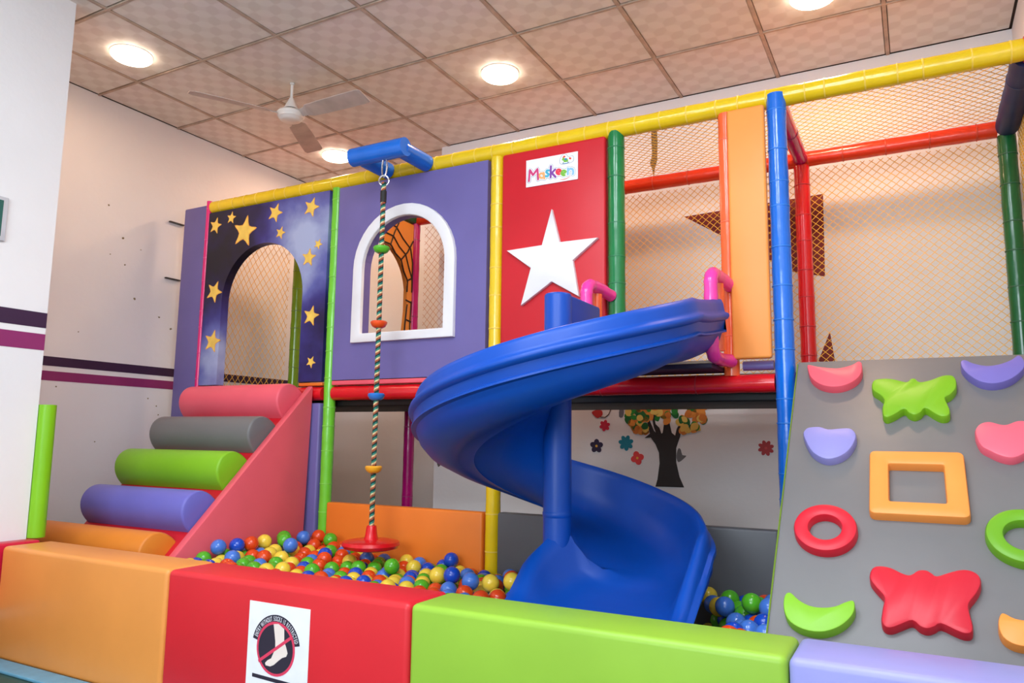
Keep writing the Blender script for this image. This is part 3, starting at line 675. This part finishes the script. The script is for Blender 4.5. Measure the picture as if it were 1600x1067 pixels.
HOLDS = {
 'pink': ('crescent', (240, 92, 108), [(-0.399, 1.844), (-0.36, 1.831), (-0.31, 1.819), (-0.273, 1.817), (-0.229, 1.834), (-0.205, 1.855), (-0.191, 1.843), (-0.191, 1.786), (-0.211, 1.741), (-0.25, 1.709), (-0.297, 1.7), (-0.346, 1.719), (-0.381, 1.76), (-0.396, 1.809)]),
 'lime green': ('butterfly', (122, 178, 28), [(-0.154, 1.707), (-0.145, 1.738), (-0.11, 1.746), (-0.073, 1.74), (-0.032, 1.722), (-0.017, 1.74), (0.001, 1.74), (0.015, 1.72), (0.052, 1.731), (0.093, 1.755), (0.125, 1.754), (0.137, 1.728), (0.134, 1.68), (0.114, 1.644), (0.096, 1.627), (0.101, 1.592), (0.107, 1.557), (0.1, 1.529), (0.076, 1.524), (0.05, 1.546), (0.027, 1.569), (0.012, 1.546), (-0.009, 1.533), (-0.03, 1.546), (-0.043, 1.565), (-0.076, 1.535), (-0.101, 1.52), (-0.115, 1.535), (-0.117, 1.576), (-0.111, 1.618), (-0.126, 1.649), (-0.149, 1.675)]),
 'purple': ('crescent', (118, 108, 184), [(0.16, 1.835), (0.176, 1.841), (0.2, 1.82), (0.24, 1.803), (0.281, 1.809), (0.321, 1.832), (0.348, 1.859), (0.362, 1.836), (0.359, 1.787), (0.328, 1.74), (0.292, 1.711), (0.251, 1.7), (0.212, 1.714), (0.18, 1.752), (0.161, 1.796)]),
 'lavender': ('heart', (142, 138, 200), [(-0.391, 1.422), (-0.387, 1.452), (-0.372, 1.466), (-0.334, 1.47), (-0.303, 1.457), (-0.265, 1.461), (-0.228, 1.462), (-0.209, 1.442), (-0.205, 1.409), (-0.222, 1.354), (-0.252, 1.316), (-0.292, 1.298), (-0.328, 1.309), (-0.362, 1.346)]),
 'pink heart': ('heart', (244, 104, 124), [(0.175, 1.437), (0.181, 1.469), (0.199, 1.491), (0.225, 1.497), (0.255, 1.484), (0.274, 1.484), (0.301, 1.5), (0.326, 1.502), (0.348, 1.487), (0.348, 1.44), (0.334, 1.377), (0.313, 1.347), (0.275, 1.322), (0.24, 1.33), (0.212, 1.351), (0.186, 1.378)]),
 'red': ('butterfly', (206, 30, 50), [(-0.157, 0.804), (-0.15, 0.833), (-0.129, 0.845), (-0.096, 0.841), (-0.064, 0.824), (-0.044, 0.821), (-0.023, 0.84), (-0.0, 0.843), (0.016, 0.833), (0.027, 0.825), (0.056, 0.84), (0.09, 0.855), (0.117, 0.855), (0.137, 0.84), (0.14, 0.811), (0.126, 0.774), (0.105, 0.739), (0.103, 0.711), (0.108, 0.671), (0.104, 0.644), (0.085, 0.637), (0.06, 0.646), (0.029, 0.66), (0.013, 0.648), (-0.006, 0.639), (-0.025, 0.644), (-0.043, 0.66), (-0.068, 0.646), (-0.096, 0.629), (-0.115, 0.63), (-0.125, 0.65), (-0.121, 0.693), (-0.117, 0.73), (-0.135, 0.757), (-0.152, 0.782)]),
 'green': ('crescent', (132, 192, 44), [(-0.401, 0.684), (-0.396, 0.707), (-0.381, 0.712), (-0.357, 0.69), (-0.324, 0.673), (-0.288, 0.671), (-0.252, 0.68), (-0.223, 0.699), (-0.202, 0.707), (-0.196, 0.69), (-0.201, 0.66), (-0.221, 0.628), (-0.249, 0.603), (-0.289, 0.586), (-0.337, 0.588), (-0.376, 0.608), (-0.396, 0.642)]),
 'orange': ('crescent', (244, 150, 64), [(0.169, 0.68), (0.177, 0.711), (0.188, 0.716), (0.211, 0.703), (0.25, 0.702), (0.291, 0.721), (0.312, 0.734), (0.311, 0.695), (0.286, 0.653), (0.245, 0.622), (0.202, 0.621), (0.175, 0.642)]),
}
def hold(bm_, name, col, label):
    o = link(name, fin(bm_, name), vinyl('hold_' + label.replace(' ', '_'), col)); sub(CB, o); o['label'] = label
for k, (shape, c, pts) in HOLDS.items():
    lab = (k if shape in k else k + ' ' + shape) + ' foam hold'
    hold(cushion_bm(smooth_loop(pts, 3), .038, lambda u, v, h: SLOPE(u, v, h - .001), .005 if shape == 'crescent' else .010), shape + '_hold', c, lab)
def ring(cx, cs, R, r, n=48): 
    return ([(cx + R * math.cos(2 * PI * k / n), cs + R * math.sin(2 * PI * k / n)) for k in range(n)], [(cx + r * math.cos(2 * PI * k / n), cs + r * math.sin(2 * PI * k / n)) for k in range(n)])
a, b_ = ring(-.294, .985, .100, .051); hold(cushion_bm(a, .038, lambda u, v, h: SLOPE(u, v, h - .001), .012, b_), 'ring_hold', (212, 30, 50), 'red ring foam hold')
a, b_ = ring(.270, 1.000, .104, .055); hold(cushion_bm(a, .038, lambda u, v, h: SLOPE(u, v, h - .001), .012, b_), 'ring_hold', (108, 168, 30), 'green ring foam hold')
def rsq(x0, x1, y0, y1, r, n=4):
    P = []
    for cx, cy, a0 in ((x1 - r, y1 - r, 0), (x0 + r, y1 - r, 90), (x0 + r, y0 + r, 180), (x1 - r, y0 + r, 270)):
        P += [(cx + r * math.cos(math.radians(a0 + 90 * k / n)), cy + r * math.sin(math.radians(a0 + 90 * k / n))) for k in range(n + 1)]
    return P
hold(cushion_bm(rsq(-.160, .134, 1.054, 1.346, .02), .038, lambda u, v, h: SLOPE(u, v, h - .001), .010, rsq(-.098, .070, 1.112, 1.282, .006)), 'square_hold', (242, 150, 68), 'orange square frame foam hold')

# ------------------------------------------------------------------ soft barrier in front of the ball pit
BY0, BY1, BH = 1.972, 2.20, .488
def barrier(x0, x1, m_, label):
    w = (x1 - x0) / 2; bm = box_bm(-w, w, -.114, .114, 0, BH, .020, 4)
    o = link('barrier_block', fin(bm, 'barrier_block'), m_); o.location = ((x0 + x1) / 2, (BY0 + BY1) / 2, 0.0)
    return tag(o, label, 'foam block')
barrier(-3.702, -2.560, vinyl('bar_orange', (230, 148, 70), .42), 'long orange foam barrier block beside the near left wall')
barrier(-2.558, -1.422, vinyl('bar_red', (214, 36, 46), .44), 'long red foam barrier block carrying the socks notice')
barrier(-1.420, -.306, vinyl('bar_lime', (142, 184, 56), .42), 'long lime green foam barrier block in front of the slide')
barrier(-.304, .54, vinyl('bar_lavender', (146, 146, 206), .40), 'long lavender foam barrier block in front of the climbing board')
# low padding on the near wall beside the barrier
tag(box('wall_pad', XP + .003, -3.712, .7, YP + .02, .205, .497, vinyl('bar_crimson', (206, 26, 62), .4), .012), 'crimson foam pad along the foot of the near left wall', 'wall pad')
tag(box('wall_pad', XP + .003, -3.716, .7, YP + .02, .155, .202, vinyl('pad_blue', (110, 170, 200), .4), .004), 'thin light blue foam strip under the crimson wall pad', 'wall pad')
tag(box('wall_pad', XP + .003, -3.716, .7, YP + .02, 0, .152, vinyl('pad_maroon', (120, 20, 34), .4), .004), 'maroon foam pad on the floor below the light blue strip', 'wall pad')
# green corner guard on the corner of the near wall
gp = link('corner_guard', fin(tube_bm(wobble_path((XP + .004, YP + .042, .50), (XP + .004, YP + .042, 1.14), .06), .040, 16), 'corner_guard'), vinyl('guard_green', (128, 196, 24), .35)); tag(gp, 'lime green foam corner guard on the near left wall corner', 'corner guard')
# picture on the near wall, cut by the frame
PC = empty('framed_notice', (XP + .01, 1.74, 1.91), 'grey framed notice on the near left wall at the image edge', 'framed notice')
box('frame', XP + .002, XP + .014, 1.56, 1.895, 1.905, 2.118, mat('frame_grey', (196, 198, 204), .4), .003, PC)
box('notice', XP + .0142, XP + .016, 1.575, 1.872, 1.925, 2.10, mat('notice_green', (20, 92, 84), .4), 0, PC)

# ------------------------------------------------------------------ socks notice on the red block
SN = empty('socks_notice', (-1.967, BY0 - .003, .148), 'white paper notice about socks taped to the red barrier block', 'notice')
SX, SZ, SW, SH = -2.110, .424, .284, .285
def uv(u, v): return (SX + u * SW, SZ - v * SH)
def ndisc(cx, cz, r, n=40): return [(cx + r * math.cos(2 * PI * k / n), cz + r * math.sin(2 * PI * k / n)) for k in range(n)]
PAPER = mat('paper_white', (238, 236, 242), .6, .04, 12, .2, 14); INK = mat('ink_dark', (44, 36, 52), .5); INKR = mat('ink_red', (222, 60, 92), .5); SKIN = mat('ink_cream', (236, 218, 208), .5)
yb = BY0 - .0005
poly('paper', [uv(0, 0), uv(0, 1), uv(1, 1), uv(1, 0)], XZ(yb - .0012), .0010, PAPER, SN)
dc = uv(.473, .515); DR = .0895
a0, a1 = math.radians(168), math.radians(12)
arc = [(dc[0] + .112 * math.cos(a0 + (a1 - a0) * k / 30), dc[1] + .112 * math.sin(a0 + (a1 - a0) * k / 30)) for k in range(31)] + [(dc[0] + .085 * math.cos(a1 + (a0 - a1) * k / 30), dc[1] + .085 * math.sin(a1 + (a0 - a1) * k / 30)) for k in range(31)]
poly('banner', arc, XZ(yb - .0016), .0003, INK, SN)
poly('red_disc', ndisc(*dc, DR), XZ(yb - .0020), .0003, INKR, SN)
poly('dark_disc', ndisc(*dc, DR - .009), XZ(yb - .0024), .0003, INK, SN)
foot = [(0.425, 0.232), (0.506, 0.221), (0.602, 0.268), (0.612, 0.406), (0.649, 0.476), (0.675, 0.537), (0.656, 0.578), (0.59, 0.602), (0.533, 0.642), (0.462, 0.699), (0.404, 0.725), (0.329, 0.722), (0.315, 0.697), (0.355, 0.659), (0.413, 0.63), (0.439, 0.579), (0.472, 0.51), (0.467, 0.425), (0.445, 0.32)]
poly('foot', [uv(*p) for p in foot], XZ(yb - .0028), .0003, SKIN, SN)
p, q = Vector(uv(.205, .690) + (0,)), Vector(uv(.735, .345) + (0,)); d = (q - p).normalized(); nn = Vector((-d.y, d.x, 0)) * .0052
poly('slash', [((p + nn).x, (p + nn).y), ((q + nn).x, (q + nn).y), ((q - nn).x, (q - nn).y), ((p - nn).x, (p - nn).y)], XZ(yb - .0032), .0003, INKR, SN)
poly('bar', [uv(.105, .842), uv(.105, .885), uv(.861, .912), uv(.861, .868)], XZ(yb - .0016), .0003, INK, SN)
TXT = 'ENTRY WITHOUT SOCKS IS RESTRICTED'; NT = len(TXT); LWHITE = mat('ink_white', (240, 238, 244), .5)
wts = {'I': .55, ' ': .55, 'W': 1.3, 'O': 1.05}; tot = sum(wts.get(c, .92) for c in TXT); acc = 0
for c in TXT:
    w = wts.get(c, .92); t = (acc + w / 2) / tot; acc += w
    if c == ' ': continue
    an = math.radians(163 - 146 * t)
    letter(c, dc[0] + .0985 * math.cos(an), dc[1] + .0985 * math.sin(an), .0220, PI / 2 - an, LWHITE, yb - .0020, SN, .0002, sx=.50)

# ------------------------------------------------------------------ wall stickers under the deck
YS = YB - .003
TR = empty('tree_sticker', (-1.39, YS, .71), 'tree wall sticker with dark trunk and green, yellow and orange leaves', 'wall sticker')
trunk = [(-1.543, 1.018), (-1.502, 1.021), (-1.471, 0.979), (-1.449, 0.926), (-1.446, 0.86), (-1.461, 0.761), (-1.475, 0.715), (-1.292, 0.717), (-1.32, 0.781), (-1.339, 0.868), (-1.338, 0.957), (-1.312, 1.029), (-1.300, 1.090), (-1.262, 1.16), (-1.255, 1.19), (-1.285, 1.155), (-1.333, 1.077), (-1.343, 1.035), (-1.365, 1.052), (-1.378, 1.113), (-1.380, 1.20), (-1.400, 1.20), (-1.412, 1.119), (-1.423, 1.052), (-1.432, 1.046), (-1.444, 1.082), (-1.469, 1.107), (-1.475, 1.143), (-1.460, 1.189), (-1.478, 1.187), (-1.490, 1.137), (-1.480, 1.085), (-1.467, 1.052), (-1.480, 1.064), (-1.525, 1.172), (-1.530, 1.155), (-1.507, 1.045)]
poly('trunk', trunk, XZ(YS), .002, mat('sticker_brown', (34, 24, 20), .6), TR)
LC = [mat('leaf_green', (30, 130, 40), .6), mat('leaf_dark_green', (16, 100, 40), .6), mat('leaf_orange', (222, 140, 50), .6), mat('leaf_yellow', (226, 190, 90), .6), mat('leaf_amber', (206, 120, 40), .6)]
rl = random.Random(3); leaf_me = []
for mt in LC:
    for v in range(2):
        n_ = 8; P = [(.030 * rl.uniform(.7, 1.05) * math.cos(2 * PI * k / n_), .038 * rl.uniform(.7, 1.05) * math.sin(2 * PI * k / n_)) for k in range(n_)]
        me = fin(prism_bm(smooth_loop(P, 2), [], XZ(0), .0012), 'leaf', False); me.materials.append(mt); leaf_me.append(me)
for k in range(270):
    x = -1.405 + rl.uniform(-.262, .262); z = 1.055 + .30 * rl.random() ** 1.25
    if z < 1.125 and abs(x + 1.42) < .105 + rl.uniform(-.02, .02): continue
    if ((x + 1.405) / .28) ** 2 + ((z - 1.21) / .21) ** 2 > 1: continue
    o = bpy.data.objects.new('leaf', rl.choice(leaf_me)); COL.objects.link(o); o.location = (x, YS - .0004 * (k % 6) - .0002 + (.002 if k % 5 == 0 and z > 1.1 else 0), z); o.rotation_euler = (0, rl.uniform(0, 6), 0); s = rl.uniform(.6, .9); o.scale = (s, 1, s); sub(TR, o)
def flower(x, z, r, col, n_, label, cen=(236, 180, 60)):
    t = empty('flower_sticker', (x, YS, z), label, 'wall sticker')
    P = []
    for k in range(n_ * 6):
        a = 2 * PI * k / (n_ * 6); P.append((x + r * 1.12 * (.66 + .34 * abs(math.cos(n_ * a / 2))) * math.cos(a + .3), z + r * 1.12 * (.66 + .34 * abs(math.cos(n_ * a / 2))) * math.sin(a + .3)))
    poly('petals', P, XZ(YS), .002, mat('flower_%d_%d_%d' % col, col, .6), t)
    poly('centre', ndisc(x, z, r * .2, 14), XZ(YS - .0006), .0006, mat('flower_c_%d' % cen[0], cen, .6), t)
flower(-1.814, 1.096, .034, (204, 24, 62), 6, 'crimson flower sticker nearest the deck left of the tree', (206, 40, 70))
flower(-1.872, .962, .042, (40, 26, 64), 5, 'dark purple flower sticker with amber centre beside the slide column')
flower(-1.668, .985, .046, (0, 128, 152), 7, 'teal flower sticker left of the tree trunk', (0, 128, 152))
flower(-1.592, .890, .040, (232, 62, 60), 4, 'coral flower sticker low beside the tree trunk')
flower(-.798, .966, .042, (176, 50, 54), 8, 'dull red flower sticker far right of the tree', (200, 70, 70))
bt = tag(empty('rose_sticker', (-1.86, YS, 1.17)), 'red rose sticker with curved stem just below the deck', 'wall sticker')
poly('petals', smooth_loop([(-1.905, 1.185), (-1.87, 1.200), (-1.835, 1.195), (-1.830, 1.165), (-1.862, 1.145), (-1.888, 1.160)], 3), XZ(YS), .002, mat('rose_red', (200, 44, 40), .6), bt)
P = [(-1.845, 1.152), (-1.81, 1.150), (-1.785, 1.170), (-1.765, 1.215)]
o = link('stem', fin(tube_bm([(x, YS, z) for x, z in P], .003, 5), 'stem', False), mat('stem_brown', (90, 60, 40), .7)); sub(bt, o)
def mark(P, label, col): 
    o = link('wall_mark', fin(prism_bm(smooth_loop(P, 2), [], XZ(YB - .0012), .001), 'wall_mark', False), mat('mark_%d_%d_%d' % col, col, .8)); sub(bpy.data.objects['wall_back'], o)
mark([(-1.715, 1.155), (-1.690, 1.150), (-1.680, 1.185), (-1.69, 1.22), (-1.71, 1.21)], 'grey scrape', (110, 110, 118))
mark([(-1.335, .925), (-1.325, .955), (-1.310, .95), (-1.300, .915), (-1.275, .912), (-1.295, .890), (-1.325, .870), (-1.337, .895)], 'grey scrape', (108, 106, 108))
mark([(-2.72, .765), (-2.712, .770), (-2.708, .750), (-2.716, .742)], 'dark nick', (60, 54, 50))
mark([(-3.135, .83), (-3.11, .85), (-3.095, .82), (-3.12, .79)], 'dark nick', (90, 84, 80))
# red triangles painted on the back wall behind the net, and a cable stain
RP_ = mat('paint_brick_red', (120, 24, 20), .6)
for k, (P, lab) in enumerate([([(-1.262, 2.440), (-.426, 2.468), (-.435, 1.968), (-.607, 2.011)], 'dark red triangle painted high on the back wall behind the net'), ([(-.421, 1.64), (-.40, 1.46), (-.495, 1.46)], 'dark red spike painted low on the back wall behind the net')]):
    o = link('trim_%d' % (6 + k), fin(prism_bm(P, [], XZ(YB - .0015), .0012), 'trim', False), RP_); tag(o, lab, 'wall paint', kind='structure')
mark([(-1.475, 3.10), (-1.435, 3.10), (-1.435, 2.86), (-1.452, 2.80), (-1.46, 2.74), (-1.472, 2.80), (-1.485, 2.84), (-1.470, 2.90)], 'brown strip', (120, 96, 60))
mark([(-1.450, 1.66), (-1.395, 1.66), (-1.395, 1.74), (-1.450, 1.74)], 'brown patch', (190, 160, 130))

# ------------------------------------------------------------------ ceiling fan
FX, FY, FZ = -3.43, 3.315, 3.035
FN = empty('ceiling_fan', (FX, FY, FZ), 'white three blade ceiling fan hanging beside the left lamps', 'ceiling fan')
FW = mat('fan_white', (226, 220, 214), .35, .05); FD = mat('fan_blade', (188, 176, 170), .45, .18, 7)
link('motor', fin(lathe_bm([(0, -.040), (.050, -.039), (.066, -.030), (.070, -.022), (.078, -.018), (.080, -.008), (.086, -.002), (.088, .010), (.080, .022), (.055, .030), (0, .031)], 36), 'motor'), FW, FN)
link('motor_band', fin(lathe_bm([(0, .030), (.048, .030), (.048, .040), (0, .040)], 28), 'motor_band'), mat('fan_dark', (50, 44, 42), .6), FN)
link('canopy', fin(lathe_bm([(0, .040), (.048, .041), (.042, .055), (.022, .095), (.014, .115), (0, .115)], 28), 'canopy'), FW, FN)
link('downrod', fin(lathe_bm([(0, .11), (.009, .11), (.009, .205), (.016, .207), (.016, .217), (0, .217)], 16), 'downrod'), FW, FN)
for ang in (-121, 0, 119):
    bm = bmesh.new(); rows = []
    for r, w in ((.085, .022), (.13, .026), (.16, .052), (.30, .058), (.45, .062), (.58, .062), (.605, .050)):
        rows.append([bm.verts.new(Vector((r, -w, .004 + .014))), bm.verts.new(Vector((r, w, .004 - .014))), bm.verts.new(Vector((r, w, .001 - .014))), bm.verts.new(Vector((r, -w, .001 + .014)))])
    for a, b_ in zip(rows, rows[1:]):
        for k in range(4): bm.faces.new((a[k], a[(k + 1) % 4], b_[(k + 1) % 4], b_[k]))
    bm.faces.new(rows[0][::-1]); bm.faces.new(rows[-1])
    o = link('blade', fin(bm, 'blade', False), FD, FN); o.rotation_euler = (0, 0, math.radians(ang))

# ------------------------------------------------------------------ balls
BR_ = .0395
BCOL = {'green': (84, 176, 38), 'yellow': (240, 206, 66), 'orange': (226, 72, 22), 'blue': (24, 74, 190), 'light blue': (72, 122, 210)}
ball_me = {}
for nme, c in BCOL.items():
    bm = bmesh.new(); bmesh.ops.create_uvsphere(bm, u_segments=20, v_segments=12, radius=BR_)
    me = fin(bm, 'pit_ball', True, 180); me.materials.append(mat('ball_' + nme.replace(' ', '_'), c, .22, .06, 12, spec=.5, coat=.1)); ball_me[nme] = me
rb = random.Random(21)
def level(x, y):
    """height of the top layer's ball centres"""
    l = .292 + .02 * max(0, min(1, (x + .9) / .2))
    l += .070 * max(0, min(1, (-2.55 - x) / .6))
    l += .035 * max(0, min(1, (-1.9 - x) / .3)) * max(0, (y - 3.0))
    return l
def blocked(x, y, z):
    if x < -3.255 + BR_: return True
    if x > -.447 - BR_: return y - 2.10 - z < BR_ * 1.5 or x > .0 or True
    dx, dy = x + 1.32, y - 2.84
    if -1.42 - BR_ < x < -.66 + BR_ and 2.33 < y < 3.46 and z > .12:
        if y < 2.9 and x < -.66 + BR_: return True
        if math.hypot(dx, dy) < .64 + BR_ and dx > -.1: return z > .25 - .1
    if math.hypot(x + 2.562, y - 3.195) < .155 + BR_ and z > .415 - BR_: return True
    if (x + 3.2) ** 2 + (y - 3.5) ** 2 < (.043 + BR_) ** 2: return True
    return False
cands = []
stp = BR_ * 2.06
for lay in range(3):
    zoff = -lay * BR_ * 1.55
    yy = 2.205 + BR_ + (lay % 2) * BR_; row = 0
    while yy < 3.455 - BR_:
        xx = -3.25 + BR_ + (row % 2) * BR_ + (lay % 2) * .02
        while xx < -.45:
            x = xx + rb.uniform(-.009, .009); y = yy + rb.uniform(-.009, .009); z = level(x, y) + zoff + rb.uniform(-.028, .034) * (1 if lay == 0 else .4)
            y = min(max(y, 2.205 + BR_), 3.46 - BR_)
            if not blocked(x, y, z): cands.append([x, y, z, lay])
            xx += stp
        yy += stp * .88; row += 1
# a few heaped on top along the back and left, as in the picture
for x, y, z in [(-3.17, 2.74, .395), (-3.16, 2.83, .40), (-3.14, 2.92, .405), (-3.15, 3.02, .415), (-3.10, 3.10, .40), (-3.17, 3.18, .41), (-3.13, 3.30, .40), (-3.10, 3.38, .39), (-2.98, 3.36, .385), (-3.0, 3.05, .40), (-2.60, 3.30, .365), (-2.35, 3.10, .36), (-2.18, 3.38, .36), (-2.02, 3.02, .355), (-1.93, 3.00, .36), (-1.80, 2.95, .35), (-1.72, 3.0, .355), (-1.62, 3.02, .35), (-.52, 3.05, .345), (-.60, 3.10, .345)]:
    cands.append([x, y, z, -1])
# relax overlaps
for it in range(24):
    grid = {}
    for i, c in enumerate(cands): grid.setdefault((int(c[0] / .08), int(c[1] / .08), int(c[2] / .08)), []).append(i)
    for i, c in enumerate(cands):
        gx, gy, gz = int(c[0] / .08), int(c[1] / .08), int(c[2] / .08)
        for ax in (-1, 0, 1):
            for ay in (-1, 0, 1):
                for az in (-1, 0, 1):
                    for j in grid.get((gx + ax, gy + ay, gz + az), ()):
                        if j <= i: continue
                        e = cands[j]; dx, dy, dz = e[0] - c[0], e[1] - c[1], e[2] - c[2]; dd = dx * dx + dy * dy + dz * dz
                        if 1e-9 < dd < (2 * BR_) ** 2:
                            dl = math.sqrt(dd); p_ = (2 * BR_ - dl) / 2 / dl * .8
                            c[0] -= dx * p_; c[1] -= dy * p_; c[2] -= dz * p_; e[0] += dx * p_; e[1] += dy * p_; e[2] += dz * p_
    for c in cands:
        c[0] = min(max(c[0], -3.252 + BR_), -.452 - BR_); c[1] = min(max(c[1], 2.203 + BR_), 3.462 - BR_); c[2] = max(c[2], BR_)
cands = [c for c in cands if not blocked(*c[:3])]
names = list(BCOL); wts_ = [22, 22, 26, 16, 14]
def vis(c):
    x, y, z = c[:3]; return z + BR_ - (1 - .512 * y / 2.20)         # above the line of sight over the barrier's back edge
for lay in range(3, 6):
    zoff = -lay * BR_ * 1.55
    for i in range(17):
        for j in range(37):
            x, y = -3.21 + j * stp + (i % 2) * BR_ * .9 + (lay % 2) * .02, 2.245 + i * stp * .98; z = level(x, y) + zoff
            if z > BR_ and x < -.49 and y < 3.42 and not blocked(x, y, z): cands.append([x, y, z, lay])
for c in cands: c.append(rb.choices(names, [12, 10, 22, 26, 30] if c[0] > -.75 else wts_)[0])
order = sorted([c for c in cands if vis(c) > .004 and c[3] <= 0], key=lambda c: c[0] ** 2 + c[1] ** 2)[:300]
rest_ids = {id(c) for c in order}
LAB = {'green': 'glossy grass green plastic ball in the ball pit', 'yellow': 'glossy yellow plastic ball in the ball pit', 'orange': 'glossy orange red plastic ball in the ball pit', 'blue': 'glossy deep blue plastic ball in the ball pit', 'light blue': 'glossy light blue plastic ball in the ball pit'}
for c in order:
    o = bpy.data.objects.new('pit_ball', ball_me[c[4]]); COL.objects.link(o); o.location = c[:3]; o.rotation_euler = (rb.uniform(0, 6), rb.uniform(0, 6), 0)
    tag(o, LAB[c[4]], 'ball', c[4] + ' balls in the ball pit')
# everything deeper or hidden behind the barrier is one mass
mass = [c for c in cands if id(c) not in rest_ids]
V, Fc, Mi = [], [], []
bm = bmesh.new(); bmesh.ops.create_icosphere(bm, subdivisions=2, radius=BR_); bv = [v.co.copy() for v in bm.verts]; bf = [[v.index for v in f.verts] for f in bm.faces]; bm.free()
for c in mass:
    b0 = len(V); V += [(v.x + c[0], v.y + c[1], v.z + c[2]) for v in bv]; Fc += [[i + b0 for i in f] for f in bf]; Mi += [names.index(c[4])] * len(bf)
me = bpy.data.meshes.new('ball_mass'); me.from_pydata(V, [], Fc); 
for nme in names: me.materials.append(ball_me[nme].materials[0])
me.polygons.foreach_set('material_index', Mi); me.polygons.foreach_set('use_smooth', [True] * len(Fc))
o = link('ball_mass', me, None); tag(o, 'deeper layer of mixed plastic balls filling the ball pit', 'balls', kind='stuff')
# balls that spilled between the stair and the left wall
rs = random.Random(5); SP = []
for lay in range(6):
    for i in range(9):
        for j in range(5):
            x, y, z = -4.66 + j * stp + (i % 2) * .03 + (lay % 2) * .02, 2.25 + i * stp, BR_ + lay * BR_ * 1.6
            if x < -4.345 - (.03 if z > .36 else 0) and not (z > .30 and x > -4.40 and y > 2.45): SP.append((x, y, z, rs.choices(names, wts_)[0]))
for x, y, z, cn in [q for q in SP if q[2] > .31]:
    o = bpy.data.objects.new('pit_ball', ball_me[cn]); COL.objects.link(o); o.location = (x, y, z)
    tag(o, cn + ' plastic ball spilled between the roller stair and the left wall', 'ball', cn + ' balls beside the stair')
V, Fc, Mi = [], [], []
for c in [q for q in SP if q[2] <= .31]:
    b0 = len(V); V += [(v.x + c[0], v.y + c[1], v.z + c[2]) for v in bv]; Fc += [[i + b0 for i in f] for f in bf]; Mi += [names.index(c[3])] * len(bf)
me = bpy.data.meshes.new('spilled_ball_mass'); me.from_pydata(V, [], Fc)
for nme in names: me.materials.append(ball_me[nme].materials[0])
me.polygons.foreach_set('material_index', Mi); me.polygons.foreach_set('use_smooth', [True] * len(Fc))
tag(link('spilled_ball_mass', me, None), 'mixed plastic balls heaped between the roller stair and the left wall', 'balls', kind='stuff')
